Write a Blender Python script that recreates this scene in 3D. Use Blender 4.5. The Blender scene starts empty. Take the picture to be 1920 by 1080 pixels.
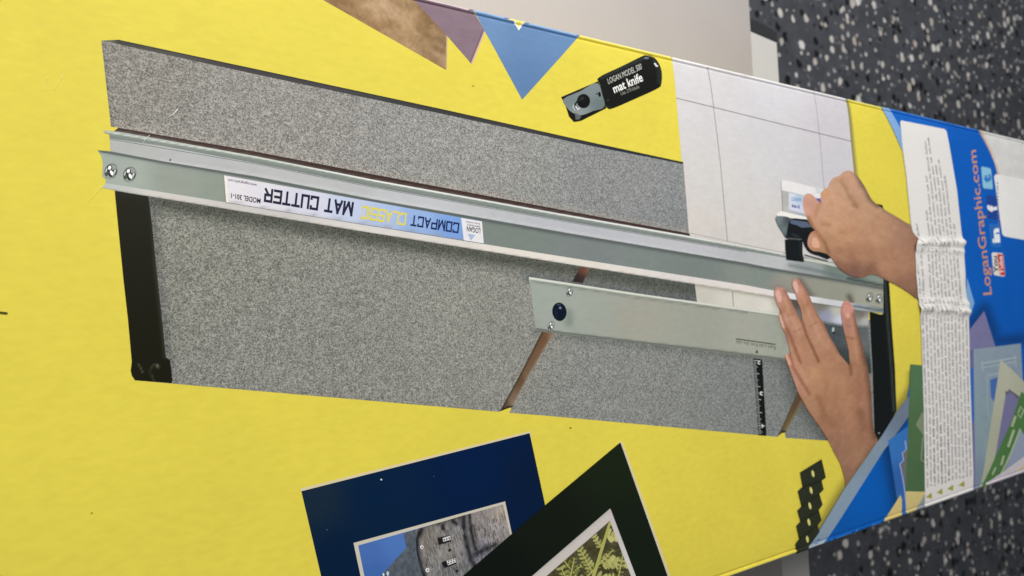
import bpy, bmesh, math, random
import numpy as np
from mathutils import Vector, Matrix
random.seed(7)
rng = np.random.default_rng(11)
S = bpy.context.scene
COL = S.collection

# ------------------------------------------------------------------ camera
F = 1500.0                                   # focal length in photo pixels (1920 wide)
e1 = Vector((2005, 25, -1500)).normalized()  # long edge of the carton, seen from the camera
e2 = Vector((-.0451, 1, -.0437)); e2 = (e2 - e1 * e2.dot(e1)).normalized()
e3 = e1.cross(e2).normalized()
R = Matrix((e1, e2, e3))                     # camera axes -> world
Z_TABLE = 0.45
BOX_H = 0.09
Z_TOP = Z_TABLE + BOX_H
D0 = 0.34
CAM = Vector((0, 0, Z_TOP)) - R @ Vector((0, 0, -1)) * D0
cd = bpy.data.cameras.new('camera'); cam = bpy.data.objects.new('camera', cd); COL.objects.link(cam)
cam.matrix_world = Matrix.Translation(CAM) @ R.to_4x4()
cd.sensor_width = 36; cd.lens = F / 1920 * 36
cd.clip_start = 0.01; cd.clip_end = 60
cd.dof.use_dof = True; cd.dof.focus_distance = 0.288; cd.dof.aperture_fstop = 20
S.camera = cam
S.render.resolution_x = 1024; S.render.resolution_y = 576

# ------------------------------------------------------------------ light
w = bpy.data.worlds.new('World'); S.world = w; w.use_nodes = True
bgn = w.node_tree.nodes['Background']
bgn.inputs[0].default_value = (0.93, 0.97, 1.0, 1); bgn.inputs[1].default_value = 0.12
def area(name, loc, target, size, power, color):
    l = bpy.data.lights.new(name, 'AREA'); l.shape = 'RECTANGLE'; l.size, l.size_y = size
    l.energy = power; l.color = color
    o = bpy.data.objects.new(name, l); COL.objects.link(o); o.location = loc
    o.rotation_euler = (Vector(target) - Vector(loc)).to_track_quat('-Z', 'Y').to_euler()
    return o
area('added_lamp', (1.3, 1.5, 0.95), (1.1, 1.2, 0), (1.0, 0.4), 10.5, (1.0, 0.98, 0.96))  # unseen lamp added low down, so the far floor gets more light
area('added_lamp', (0.0, 0.5, 1.3), (0.1, 0, Z_TOP), (1.1, 0.5), 11.0, (1.0, 0.98, 0.95))  # second unseen lamp, added to fill the left part of the carton
S.view_settings.view_transform = 'Standard'; S.view_settings.look = 'None'
S.view_settings.exposure = 0; S.view_settings.gamma = 1
S.render.engine = 'CYCLES'
S.cycles.use_denoising = True
S.cycles.max_bounces = 6

# ------------------------------------------------------------------ projection
def ray(px, py):
    return R @ Vector((px - 960, -(py - 540), -F))
def at(px, py, z):
    d = ray(px, py); t = (z - CAM.z) / d.z
    return CAM + d * t
Rn = np.array(R)
Cn = np.array(CAM)
def to_uv(P):
    P = np.asarray(P, float).reshape(-1, 2)
    d = np.stack([P[:, 0] - 960, -(P[:, 1] - 540), np.full(len(P), -F)], 1) @ Rn.T
    t = (Z_TOP - Cn[2]) / d[:, 2]
    return Cn[:2] + d[:, :2] * t[:, None]

V1 = float(np.mean([to_uv((900, 19))[0, 1], to_uv((1261, 103))[0, 1], to_uv((1654, 202))[0, 1]]))
V0 = float(np.mean([to_uv((1495, 1037.5))[0, 1], to_uv((1658, 979))[0, 1], to_uv((1400, 1070))[0, 1]]))
U0, U1 = -0.235, 0.70
RB = 0.0011
def prof_exact(e):
    """flat distance from the carton's edge -> (distance from edge, height) over fold, groove and side"""
    if e >= RB:
        z = 0.0
        if e < .016: z -= .0007 * ((.016 - e) / .016) ** 2
        if e > .0026: return e, z
        g = math.exp(-((e - .0021) / .00034) ** 2) * .00062
        s = max(0.0, 1 - abs(e - .0011) / .0011) * .0003
        return e, z - g + s
    th = (RB - e) / RB
    zt = -.0007 * ((.016 - RB) / .016) ** 2 + .0003
    if th < math.pi / 2:
        return RB - RB * math.sin(th), zt - RB + RB * math.cos(th)
    return 0.0, zt - RB - (th - math.pi / 2) * RB
def drape(u, v, off):
    if v > (V0 + V1) / 2: e = V1 - v; sgn, base = -1, V1
    else: e = v - V0; sgn, base = 1, V0
    a, z = prof(e)
    if e > .0165: return (u, v, z + off)
    a2, z2 = prof(e - 2e-4); a1, z1 = prof(e + 2e-4)
    tx, tz = a2 - a1, z2 - z1                # outwards
    n = math.hypot(tx, tz) or 1
    nx, nz = tz / n, -tx / n                 # normal (distance-axis, height)
    if nz < 0 and abs(nz) > 1e-6: nx, nz = -nx, -nz
    if abs(nz) < 1e-6: nx, nz = -1, 0
    a += nx * off; z += nz * off
    return (u, base + sgn * a, z)
def prof(e):
    if e <= EL[0]: return prof_exact(e)
    if e >= EL[-1]: return e, 0.0
    i = max(k for k in range(len(EL)) if EL[k] <= e); a, b = EL[i], EL[min(i + 1, len(EL) - 1)]
    t = (e - a) / ((b - a) or 1); A, B = _PE[i], _PE[min(i + 1, len(EL) - 1)]
    return A[0] + (B[0] - A[0]) * t, A[1] + (B[1] - A[1]) * t
EL = [-.03, -.012, -.004, -.0012, -.0009, -.0006, -.0003, 0, .0003, .0006, .0009, .0011, .0014, .0016, .0018, .0020, .0021,
      .0022, .0024, .0027, .0035, .005, .0075, .010, .013, .016]
_PE = [prof_exact(e) for e in EL]

def lin(c):
    c = np.asarray(c, float) / 255.0
    return np.where(c <= .04045, c / 12.92, ((c + .055) / 1.055) ** 2.4)

# ------------------------------------------------------------------ materials
def mat(name): 
    m = bpy.data.materials.new(name); m.use_nodes = True
    nt = m.node_tree; b = nt.nodes['Principled BSDF']
    return m, nt, b
def N(nt, kind, **kw):
    n = nt.nodes.new(kind)
    for k, v in kw.items():
        if k.startswith('i_'):
            key = k[2:]
            n.inputs[int(key) if key.isdigit() else key].default_value = v
        else: setattr(n, k, v)
    return n
def mul(nt, col_a, fac_node_out, lo, hi, lo_in=.3, hi_in=.7):
    mr = N(nt, 'ShaderNodeMapRange'); mr.inputs[1].default_value = lo_in; mr.inputs[2].default_value = hi_in
    mr.inputs[3].default_value = lo; mr.inputs[4].default_value = hi
    nt.links.new(fac_node_out, mr.inputs[0])
    vm = N(nt, 'ShaderNodeVectorMath', operation='SCALE')
    nt.links.new(col_a, vm.inputs[0]); nt.links.new(mr.outputs[0], vm.inputs['Scale'])
    return vm.outputs[0]
def print_mat(name, base=None, grain=0.0, gscale=1500, rough=.5, spec=.12, fine=.035, bump=.12, bscale=900):
    m, nt, b = mat(name)
    tc = N(nt, 'ShaderNodeTexCoord'); L = nt.links.new
    if base is None:
        a = N(nt, 'ShaderNodeVertexColor', layer_name='Col'); c = a.outputs[0]
    else:
        a = N(nt, 'ShaderNodeRGB'); a.outputs[0].default_value = (*lin(base), 1); c = a.outputs[0]
    n1 = N(nt, 'ShaderNodeTexNoise'); n1.inputs['Scale'].default_value = 420; n1.inputs['Detail'].default_value = 5
    mp = N(nt, 'ShaderNodeMapping'); mp.inputs['Scale'].default_value = (.45, 1, 1)
    L(tc.outputs['Object'], mp.inputs[0]); L(mp.outputs[0], n1.inputs['Vector'])
    c = mul(nt, c, n1.outputs[0], 1 - fine, 1 + fine)
    n2 = N(nt, 'ShaderNodeTexNoise'); n2.inputs['Scale'].default_value = 26; n2.inputs['Detail'].default_value = 3
    L(tc.outputs['Object'], n2.inputs['Vector'])
    c = mul(nt, c, n2.outputs[0], 1 - fine * .9, 1 + fine * .9)
    if grain:
        g = N(nt, 'ShaderNodeTexNoise'); g.inputs['Scale'].default_value = gscale; g.inputs['Detail'].default_value = 2.5
        g.inputs['Roughness'].default_value = .65
        L(tc.outputs['Object'], g.inputs['Vector'])
        c = mul(nt, c, g.outputs[0], 1 - grain, 1 + grain, .36, .64)
        g2 = N(nt, 'ShaderNodeTexVoronoi'); g2.inputs['Scale'].default_value = gscale * .42
        L(tc.outputs['Object'], g2.inputs['Vector'])
        sp = N(nt, 'ShaderNodeSeparateColor'); L(g2.outputs['Color'], sp.inputs[0])
        c = mul(nt, c, sp.outputs[0], 1 - grain * .25, 1 + grain * .25, 0, 1)
    L(c, b.inputs['Base Color'])
    b.inputs['Roughness'].default_value = rough
    b.inputs['Specular IOR Level'].default_value = spec
    nb = N(nt, 'ShaderNodeTexNoise'); nb.inputs['Scale'].default_value = bscale; nb.inputs['Detail'].default_value = 3
    L(tc.outputs['Object'], nb.inputs['Vector'])
    nb2 = N(nt, 'ShaderNodeTexNoise'); nb2.inputs['Scale'].default_value = 34; nb2.inputs['Detail'].default_value = 2
    L(tc.outputs['Object'], nb2.inputs['Vector'])
    b1 = N(nt, 'ShaderNodeBump'); b1.inputs['Strength'].default_value = bump; b1.inputs['Distance'].default_value = .00012
    b2 = N(nt, 'ShaderNodeBump'); b2.inputs['Strength'].default_value = .13; b2.inputs['Distance'].default_value = .0012
    L(nb.outputs[0], b1.inputs['Height']); L(nb2.outputs[0], b2.inputs['Height']); L(b2.outputs[0], b1.inputs['Normal'])
    L(b1.outputs[0], b.inputs['Normal'])
    return m
M_PRINT = print_mat('printed_ink', bump=.10)
M_YEL = print_mat('yellow_coated_card', base=(227, 211, 80), fine=.035, bump=.35, bscale=520)
M_GRAIN = print_mat('printed_speckled_board', grain=.54, gscale=2050, fine=.02)
M_GLOSS = print_mat('printed_dark_ink', rough=.35, spec=.12, bump=.03, fine=.02)
M_STICK = print_mat('sticker_paper', rough=.5, spec=.15, fine=.015, bump=.15)

# ------------------------------------------------------------------ things
def thing(name, label, cat, loc):
    o = bpy.data.objects.new(name, None); o.empty_display_size = .05; COL.objects.link(o)
    o.location = loc; o['label'] = label; o['category'] = cat
    return o
XC = (U0 + U1) / 2; YC = (V0 + V1) / 2
BOX = thing('cardboard_box', 'long yellow printed cardboard carton lying on the pale table and jutting over the floor', 'box', (XC, YC, Z_TABLE))

# ------------------------------------------------------------------ flat print builder
LAYER = [0]
STEP = 1.5e-6
def cr(pts, closed=True, n=5):
    P = [np.array(p, float) for p in pts]; out = []; m = len(P)
    rngi = range(m) if closed else range(m - 1)
    for i in rngi:
        if closed: a, b, c, d = P[i - 1], P[i], P[(i + 1) % m], P[(i + 2) % m]
        else: a, b, c, d = P[max(i - 1, 0)], P[i], P[i + 1], P[min(i + 2, m - 1)]
        for k in range(n):
            t = k / n
            out.append(tuple(.5 * ((2 * b) + (-a + c) * t + (2 * a - 5 * b + 4 * c - d) * t * t + (-a + 3 * b - 3 * c + d) * t ** 3)))
    if not closed: out.append(tuple(P[-1]))
    return out
def ell(cx, cy, rx, ry, ang=0, n=20):
    a = math.radians(ang)
    return [(cx + rx * math.cos(t) * math.cos(a) - ry * math.sin(t) * math.sin(a),
             cy + rx * math.cos(t) * math.sin(a) + ry * math.sin(t) * math.cos(a)) for t in [2 * math.pi * k / n for k in range(n)]]
def line(pts, wd, wd2=None):
    """a thin band along a polyline, as one polygon"""
    P = [np.array(p, float) for p in pts]; Lf, Rt = [], []
    for i, p in enumerate(P):
        d = P[min(i + 1, len(P) - 1)] - P[max(i - 1, 0)]; d /= (np.linalg.norm(d) or 1)
        n = np.array([-d[1], d[0]]); k = i / (len(P) - 1)
        ww = (wd + ((wd2 if wd2 is not None else wd) - wd) * k) / 2
        Lf.append(tuple(p + n * ww)); Rt.append(tuple(p - n * ww))
    return Lf + Rt[::-1]
def segdist(P, poly):
    d = np.full(len(P), 1e9)
    for a, b in zip(poly[:-1], poly[1:]):
        a = np.array(a, float); b = np.array(b, float); ab = b - a
        t = np.clip(((P - a) @ ab) / max(ab @ ab, 1e-9), 0, 1)
        d = np.minimum(d, np.linalg.norm(P - (a + t[:, None] * ab), axis=1))
    return d
def vnoise(P, s, seed):
    r = np.random.default_rng(seed); T = r.random((64, 64))
    q = P / s; i = np.floor(q).astype(int); f = q - i; f = f * f * (3 - 2 * f)
    g = lambda a, b: T[a % 64, b % 64]
    return (g(i[:, 0], i[:, 1]) * (1 - f[:, 0]) * (1 - f[:, 1]) + g(i[:, 0] + 1, i[:, 1]) * f[:, 0] * (1 - f[:, 1])
            + g(i[:, 0], i[:, 1] + 1) * (1 - f[:, 0]) * f[:, 1] + g(i[:, 0] + 1, i[:, 1] + 1) * f[:, 0] * f[:, 1]) - .5
class Paint:
    """colours of a printed picture: base colour or control points, soft strokes, mottling"""
    def __init__(s, base=None, pts=None, strokes=(), mottle=(), cell=0, shift=(0, 0, 0)):
        s.shift = shift
        s.base, s.pts, s.strokes, s.mottle, s.cell = base, pts, strokes, mottle, cell or (5 if (pts or strokes or mottle) else 0)
    def __call__(s, P):
        if s.pts:
            C = np.array([p[2] for p in s.pts], float) + np.array(s.shift, float); X = np.array([p[:2] for p in s.pts], float)
            d2 = ((P[:, None, :] - X[None]) ** 2).sum(2); w_ = 1 / (d2 + 30) ** 1.4
            c = (w_ @ C) / w_.sum(1)[:, None]
        else: c = np.tile(np.array(s.base, float), (len(P), 1))
        for poly, wd, colr, k in s.strokes:
            a = k * np.exp(-(segdist(P, poly) / wd) ** 2)
            c = c * (1 - a[:, None]) + np.array(colr, float) * a[:, None]
        for amp, sx, sy, ang, seed in s.mottle:
            an = math.radians(ang); Q = np.stack([(P[:, 0] * math.cos(an) + P[:, 1] * math.sin(an)) / sx,
                                                  (-P[:, 0] * math.sin(an) + P[:, 1] * math.cos(an)) / sy], 1)
            c = c + (vnoise(Q, 1.0, seed) * 2 * amp)[:, None]
        return lin(np.clip(c, 0, 255))
def to_px(uv):
    d = (np.concatenate([uv, np.full((len(uv), 1), Z_TOP)], 1) - Cn) @ Rn
    return np.stack([960 + F * d[:, 0] / -d[:, 2], 540 - F * d[:, 1] / -d[:, 2]], 1)

def part(name, polys, material=None, parent=None, step=STEP, zfun=None, uvmode=False, label=None):
    """polys: list of (outline in photo-plane coordinates, paint). One mesh object lying on the carton's printed face."""
    verts, faces, cols = [], [], []
    for outline, paint in polys:
        LAYER[0] += 1
        off = LAYER_BASE[0] + step; LAYER_BASE[0] = off
        if not isinstance(paint, Paint): paint = Paint(paint)
        bm = bmesh.new()
        from mathutils.geometry import tessellate_polygon
        O2 = [p for i, p in enumerate(outline) if math.dist(p, outline[i - 1]) > 1e-3]
        bv = [bm.verts.new((x, y, 0)) for x, y in O2]
        for t in tessellate_polygon([[Vector((x, y, 0)) for x, y in O2]]):
            a, b, c = (O2[i] for i in t)
            if abs((b[0] - a[0]) * (c[1] - a[1]) - (c[0] - a[0]) * (b[1] - a[1])) > 1e-6: bm.faces.new([bv[i] for i in t])
        if paint.cell and not uvmode:
            X = [v.co.x for v in bm.verts]; Y = [v.co.y for v in bm.verts]
            for ax, lo, hi in ((0, min(X), max(X)), (1, min(Y), max(Y))):
                n = int((hi - lo) / paint.cell)
                for k in range(1, n + 1):
                    co = [0, 0, 0]; no = [0, 0, 0]; co[ax] = lo + (hi - lo) * k / (n + 1); no[ax] = 1
                    bmesh.ops.bisect_plane(bm, geom=bm.verts[:] + bm.edges[:] + bm.faces[:], plane_co=co, plane_no=no, dist=1e-5)
        if not uvmode:
            uv = to_uv([(v.co.x, v.co.y) for v in bm.verts])
            for v, q in zip(bm.verts, uv): v.co = (q[0], q[1], 0)
        vs = [v.co.y for v in bm.verts]; lo, hi = min(vs), max(vs)
        for e in EL:
            for vv in (V0 + e, V1 - e):
                if lo < vv < hi:
                    bmesh.ops.bisect_plane(bm, geom=bm.verts[:] + bm.edges[:] + bm.faces[:], plane_co=(0, vv, 0), plane_no=(0, 1, 0), dist=1e-7)
        uv = np.array([(v.co.x, v.co.y) for v in bm.verts])
        P = to_px(uv); c = paint(P)
        b0 = len(verts)
        for i, v in enumerate(bm.verts):
            v.index = i
            o2 = off + (zfun(P[i]) if zfun else 0)
            x, y, z = drape(uv[i, 0], uv[i, 1], o2)
            verts.append((x - XC, y - YC, z + BOX_H))
        for f in bm.faces:
            idx = [b0 + v.index for v in f.verts]
            faces.append(idx)
        cols.append(c)
        bm.free()
    me = bpy.data.meshes.new(name); me.from_pydata(verts, [], faces)
    # make all faces look outwards
    me.update()
    at_ = me.color_attributes.new('Col', 'FLOAT_COLOR', 'POINT')
    c = np.concatenate(cols); c = np.concatenate([c, np.ones((len(c), 1))], 1).astype(np.float32)
    at_.data.foreach_set('color', c.ravel())
    bm = bmesh.new(); bm.from_mesh(me)
    flip = [f for f in bm.faces if f.normal.z < -1e-4 or (abs(f.normal.z) < 1e-4 and f.normal.y * (1 if f.calc_center_median().y > 0 else -1) < 0)]
    bmesh.ops.reverse_faces(bm, faces=flip)
    for f in bm.faces: f.smooth = True
    bm.to_mesh(me); bm.free()
    me.materials.append(material or M_PRINT)
    o = bpy.data.objects.new(name, me); COL.objects.link(o); o.parent = parent or BOX
    if label: o['label'] = label
    return o
LAYER_BASE = [3e-5]

# ------------------------------------------------------------------ lettering
_tc = {}
def glyph_polys(text, bold=0.0, sx=1.0):
    """letters of the built-in font as triangles, in a box of width w and cap height 1"""
    key = (text, bold)
    if key in _tc: return _tc[key]
    cu = bpy.data.curves.new('t', 'FONT'); cu.body = text; cu.size = 1; cu.offset = bold; cu.resolution_u = 3
    ob = bpy.data.objects.new('t', cu); COL.objects.link(ob)
    bpy.context.view_layer.update()
    me = bpy.data.meshes.new_from_object(ob.evaluated_get(bpy.context.evaluated_depsgraph_get()))
    V = np.array([v.co[:2] for v in me.vertices]); T = [tuple(p.vertices) for p in me.polygons]
    bpy.data.objects.remove(ob); bpy.data.curves.remove(cu); bpy.data.meshes.remove(me)
    x0, x1 = V[:, 0].min(), V[:, 0].max()
    cap = .69
    V = np.stack([(V[:, 0] - x0) / (x1 - x0), V[:, 1] / cap], 1)
    _tc[key] = (V, T); return V, T
def quad_map(V, bl, br, tl, tr=None):
    bl, br, tl = (np.array(q, float) for q in (bl, br, tl))
    tr = np.array(tr, float) if tr is not None else br + tl - bl
    x, y = V[:, :1], V[:, 1:]
    return bl * (1 - x) * (1 - y) + br * x * (1 - y) + tl * (1 - x) * y + tr * x * y
def lettering(name, items, parent, material=None):
    """items: (text, bl, br, tl, tr or None, colour, bold). One mesh of flat letters."""
    verts, faces, cols = [], [], []
    LAYER_BASE[0] += STEP
    off = LAYER_BASE[0]
    for text, bl, br, tl, tr, colr, bold in items:
        V, T = glyph_polys(text, bold)
        P = quad_map(V, bl, br, tl, tr); uv = to_uv(P); b0 = len(verts)
        for q in uv:
            x, y, z = drape(q[0], q[1], off); verts.append((x - XC, y - YC, z + BOX_H))
        faces += [[b0 + i for i in t] for t in T]
        cols.append(np.tile(lin(colr), (len(V), 1)))
    me = bpy.data.meshes.new(name); me.from_pydata(verts, [], faces); me.update()
    a = me.color_attributes.new('Col', 'FLOAT_COLOR', 'POINT')
    c = np.concatenate(cols); a.data.foreach_set('color', np.concatenate([c, np.ones((len(c), 1))], 1).astype(np.float32).ravel())
    bm = bmesh.new(); bm.from_mesh(me)
    bmesh.ops.reverse_faces(bm, faces=[f for f in bm.faces if f.normal.z < 0]); bm.to_mesh(me); bm.free()
    me.materials.append(material or M_PRINT)
    o = bpy.data.objects.new(name, me); COL.objects.link(o); o.parent = parent
    return o
# squared-off display letters, strokes on a 4 x 6 grid
SQ = {'C': [[(4, 5), (4, 6), (0, 6), (0, 0), (4, 0), (4, 1)]], 'O': [[(0, 0), (0, 6), (4, 6), (4, 0), (0, 0)]],
      'M': [[(0, 0), (0, 6), (2.5, 0), (5, 6), (5, 0)]], 'P': [[(0, 0), (0, 6), (4, 6), (4, 2.6), (0, 2.6)]],
      'A': [[(0, 0), (2, 6), (4, 0)], [(.8, 1.8), (3.2, 1.8)]], 'T': [[(0, 6), (4, 6)], [(2, 6), (2, 0)]],
      'L': [[(0, 6), (0, 0), (3.6, 0)]], 'S': [[(4, 5), (4, 6), (0, 6), (0, 3.2), (4, 3.2), (4, 0), (0, 0), (0, 1)]],
      'I': [[(0, 0), (0, 6)]], 'U': [[(0, 6), (0, 0), (4, 0), (4, 6)]], 'E': [[(4, 6), (0, 6), (0, 0), (4, 0)], [(0, 3.1), (3.6, 3.1)]],
      'R': [[(0, 0), (0, 6), (4, 6), (4, 2.8), (0, 2.8)], [(2, 2.8), (4, 0)]]}
WID = {'M': 5, 'I': 0, 'L': 3.6, ' ': 1.6}
def square_text(text, bl, br, tl, tr, colr, th=.95):
    polys = []; x = 0; segs = []
    for ch in text:
        for pl in SQ.get(ch, []):
            for a, b in zip(pl[:-1], pl[1:]): segs.append((x + a[0], a[1], x + b[0], b[1]))
        x += WID.get(ch, 4) + 1.75
    wt = x - 1.75
    for ax, ay, bx, by in segs:
        d = np.array([bx - ax, by - ay], float); L = np.linalg.norm(d); d /= L; n = np.array([-d[1], d[0]]) * th / 2
        a = np.array([ax, ay]) - d * th / 2 * .98; b = np.array([bx, by]) + d * th / 2 * .98
        Q = np.array([a + n, b + n, b - n, a - n]); Q[:, 0] /= wt; Q[:, 1] /= 6
        polys.append(([tuple(q) for q in quad_map(Q, bl, br, tl, tr)], colr))
    return polys

# ================================================================== SETTING
def set_struct(o): o['kind'] = 'structure'
def mesh_obj(name, bm, m, parent=None, smooth=False):
    me = bpy.data.meshes.new(name); bm.to_mesh(me); bm.free()
    for p in me.polygons: p.use_smooth = smooth
    me.materials.append(m); o = bpy.data.objects.new(name, me); COL.objects.link(o)
    if parent: o.parent = parent
    return o
# floor: dark rubber with pale and black flecks
m, nt, b = mat('speckled_rubber_floor'); L = nt.links.new
tc = N(nt, 'ShaderNodeTexCoord')
wn = N(nt, 'ShaderNodeTexNoise'); wn.inputs['Scale'].default_value = 110; wn.inputs['Detail'].default_value = 5
L(tc.outputs['Object'], wn.inputs['Vector'])
sub = N(nt, 'ShaderNodeVectorMath', operation='SUBTRACT'); sub.inputs[1].default_value = (.5, .5, .5)
L(wn.outputs['Color'], sub.inputs[0])
sc_ = N(nt, 'ShaderNodeVectorMath', operation='SCALE'); sc_.inputs['Scale'].default_value = .0075; L(sub.outputs[0], sc_.inputs[0])
ad = N(nt, 'ShaderNodeVectorMath', operation='ADD'); L(tc.outputs['Object'], ad.inputs[0]); L(sc_.outputs[0], ad.inputs[1])
base = N(nt, 'ShaderNodeRGB'); base.outputs[0].default_value = (*lin((82, 85, 92)), 1); cc = base.outputs[0]
nn = N(nt, 'ShaderNodeTexNoise'); nn.inputs['Scale'].default_value = 22; nn.inputs['Detail'].default_value = 6
L(tc.outputs['Object'], nn.inputs['Vector']); cc = mul(nt, cc, nn.outputs[0], .78, 1.22)
def flecks(cc, scale, size, prob, colr, seed, colr2=None):
    off = N(nt, 'ShaderNodeVectorMath', operation='ADD'); off.inputs[1].default_value = (seed * 1.7, seed * 3.1, 0); L(ad.outputs[0], off.inputs[0])
    vo = N(nt, 'ShaderNodeTexVoronoi'); vo.voronoi_dimensions = '2D'; vo.inputs['Scale'].default_value = scale; L(off.outputs[0], vo.inputs['Vector'])
    sp = N(nt, 'ShaderNodeSeparateColor'); L(vo.outputs['Color'], sp.inputs[0])
    thr = N(nt, 'ShaderNodeMapRange'); thr.inputs[1].default_value = 1 - prob; thr.inputs[2].default_value = 1.0
    thr.inputs[3].default_value = 0.0; thr.inputs[4].default_value = size; L(sp.outputs[0], thr.inputs[0])
    lt = N(nt, 'ShaderNodeMath', operation='SUBTRACT'); L(thr.outputs[0], lt.inputs[0]); L(vo.outputs['Distance'], lt.inputs[1])
    sm = N(nt, 'ShaderNodeMapRange'); sm.inputs[1].default_value = 0; sm.inputs[2].default_value = .06; L(lt.outputs[0], sm.inputs[0])
    mx = N(nt, 'ShaderNodeMix', data_type='RGBA'); L(sm.outputs[0], mx.inputs[0]); L(cc, mx.inputs[6])
    c1 = N(nt, 'ShaderNodeMix', data_type='RGBA'); c1.inputs[6].default_value = (*lin(colr), 1); c1.inputs[7].default_value = (*lin(colr2 or colr), 1)
    L(sp.outputs[1], c1.inputs[0]); L(c1.outputs[2], mx.inputs[7])
    return mx.outputs[2]
cc = flecks(cc, 120, .55, .30, (112, 116, 124), 5, (58, 60, 66))
cc = flecks(cc, 52, .56, .32, (14, 15, 19), 1)
cc = flecks(cc, 50, .50, .25, (252, 250, 246), 2, (212, 200, 188))
cc = flecks(cc, 92, .52, .16, (196, 198, 200), 3, (232, 224, 214))
L(cc, b.inputs['Base Color']); b.inputs['Roughness'].default_value = .6; b.inputs['Specular IOR Level'].default_value = .3
bn = N(nt, 'ShaderNodeBump'); bn.inputs['Distance'].default_value = .002; bn.inputs['Strength'].default_value = .4; L(wn.outputs[0], bn.inputs['Height']); L(bn.outputs[0], b.inputs['Normal'])
bm = bmesh.new(); bmesh.ops.create_grid(bm, x_segments=1, y_segments=1, size=6)
fl = mesh_obj('floor', bm, m); set_struct(fl)

# pale table under the carton
m, nt, b = mat('pale_laminate'); tc = N(nt, 'ShaderNodeTexCoord')
n_ = N(nt, 'ShaderNodeTexNoise'); n_.inputs['Scale'].default_value = 9; n_.inputs['Detail'].default_value = 4; nt.links.new(tc.outputs['Object'], n_.inputs['Vector'])
rg = N(nt, 'ShaderNodeRGB'); rg.outputs[0].default_value = (*lin((211, 204, 203)), 1)
c = mul(nt, rg.outputs[0], n_.outputs[0], .96, 1.04); nt.links.new(c, b.inputs['Base Color']); b.inputs['Roughness'].default_value = .5
M_LAM = m
m, nt, b = mat('pale_painted_steel'); b.inputs['Base Color'].default_value = (*lin((205, 204, 204)), 1); b.inputs['Roughness'].default_value = .45; M_STEEL = m
m, nt, b = mat('matte_black'); b.inputs['Base Color'].default_value = (*lin((30, 34, 38)), 1); b.inputs['Roughness'].default_value = .6; M_BLACK = m
def box_bm(x0, x1, y0, y1, z0, z1, bev=.002):
    bm = bmesh.new(); bmesh.ops.create_cube(bm, size=1)
    bmesh.ops.scale(bm, vec=(x1 - x0, y1 - y0, z1 - z0), verts=bm.verts)
    bmesh.ops.translate(bm, vec=((x0 + x1) / 2, (y0 + y1) / 2, (z0 + z1) / 2), verts=bm.verts)
    if bev: bmesh.ops.bevel(bm, geom=bm.edges[:], offset=bev, segments=3, affect='EDGES')
    return bm
ex0 = at(1408, 0, Z_TABLE); ex1 = at(1412, 135, Z_TABLE)
XE = (ex0.x + ex1.x) / 2
TX0, TY0, TY1 = XE - 1.15, -.42, .62
TBL = thing('table', 'pale grey laminate table under the yellow carton, its plain edge ending above the speckled floor', 'table', ((TX0 + XE) / 2, (TY0 + TY1) / 2, 0))
tx, ty = (TX0 + XE) / 2, (TY0 + TY1) / 2
def T_(bm): bmesh.ops.translate(bm, vec=(-tx, -ty, 0), verts=bm.verts); return bm
mesh_obj('tabletop', T_(box_bm(TX0, XE, TY0, TY1, Z_TABLE - .022, Z_TABLE, .0015)), M_LAM, TBL, True)
def prism(poly, z0, z1):
    bm = bmesh.new(); f = bm.faces.new([bm.verts.new((p[0], p[1], z1)) for p in poly])
    r = bmesh.ops.extrude_face_region(bm, geom=[f]); vs = [g for g in r['geom'] if isinstance(g, bmesh.types.BMVert)]
    bmesh.ops.translate(bm, vec=(0, 0, z0 - z1), verts=vs); bmesh.ops.recalc_face_normals(bm, faces=bm.faces)
    return bm
zd = Z_TABLE - .030
pt = lambda x, y, z=zd: tuple(at(x, y, z)[:2])
a, b_ = pt(1395, 54), pt(1456, 80); c_, d_ = (at(1459, 150, zd).x, TY0 + .1), (XE - .06, TY0 + .1)
c_ = (b_[0] + .0015, c_[1])
mesh_obj('side_panel', T_(prism([a, b_, c_, d_], Z_TABLE - .30, zd)), M_STEEL, TBL)
mesh_obj('dark_strip', T_(prism([pt(1395, 28, zd - .02), pt(1447, 54, zd - .02), pt(1457, 61, zd - .02), pt(1457, 79, zd - .02), pt(1395, 53, zd - .02)], zd - .05, zd - .02)), M_BLACK, TBL)  # dark strip set beside the side panel, below the tabletop
for sx in (TX0 + .05, XE - .11):
    for sy in (TY0 + .05, TY1 - .05):
        mesh_obj('leg', T_(box_bm(sx - .02, sx + .02, sy - .02, sy + .02, 0, Z_TABLE - .0225, .003)), M_STEEL, TBL)

# ================================================================== CARTON BODY
es = sorted(set([-.0875, -.06] + EL + [.02, .05]))
path = [(V0 + e) for e in es] + [(V1 - e) for e in reversed(es)]
bm = bmesh.new(); rows = []
us = np.linspace(U0, U1, 30)
for u in us:
    row = []
    for v in path:
        x, y, z = drape(u, v, 0); row.append(bm.verts.new((x - XC, y - YC, max(z + BOX_H, 0.0))))
    rows.append(row)
for r0, r1 in zip(rows[:-1], rows[1:]):
    for i in range(len(path) - 1): bm.faces.new((r0[i], r1[i], r1[i + 1], r0[i + 1]))
    bm.faces.new((r0[-1], r1[-1], r1[0], r0[0]))
bm.faces.new(rows[0]); bm.faces.new(rows[-1])
bmesh.ops.recalc_face_normals(bm, faces=bm.faces)
carton = mesh_obj('carton', bm, M_YEL, BOX, True)

# ================================================================== PRINT
YEL = (227, 211, 80)
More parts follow.
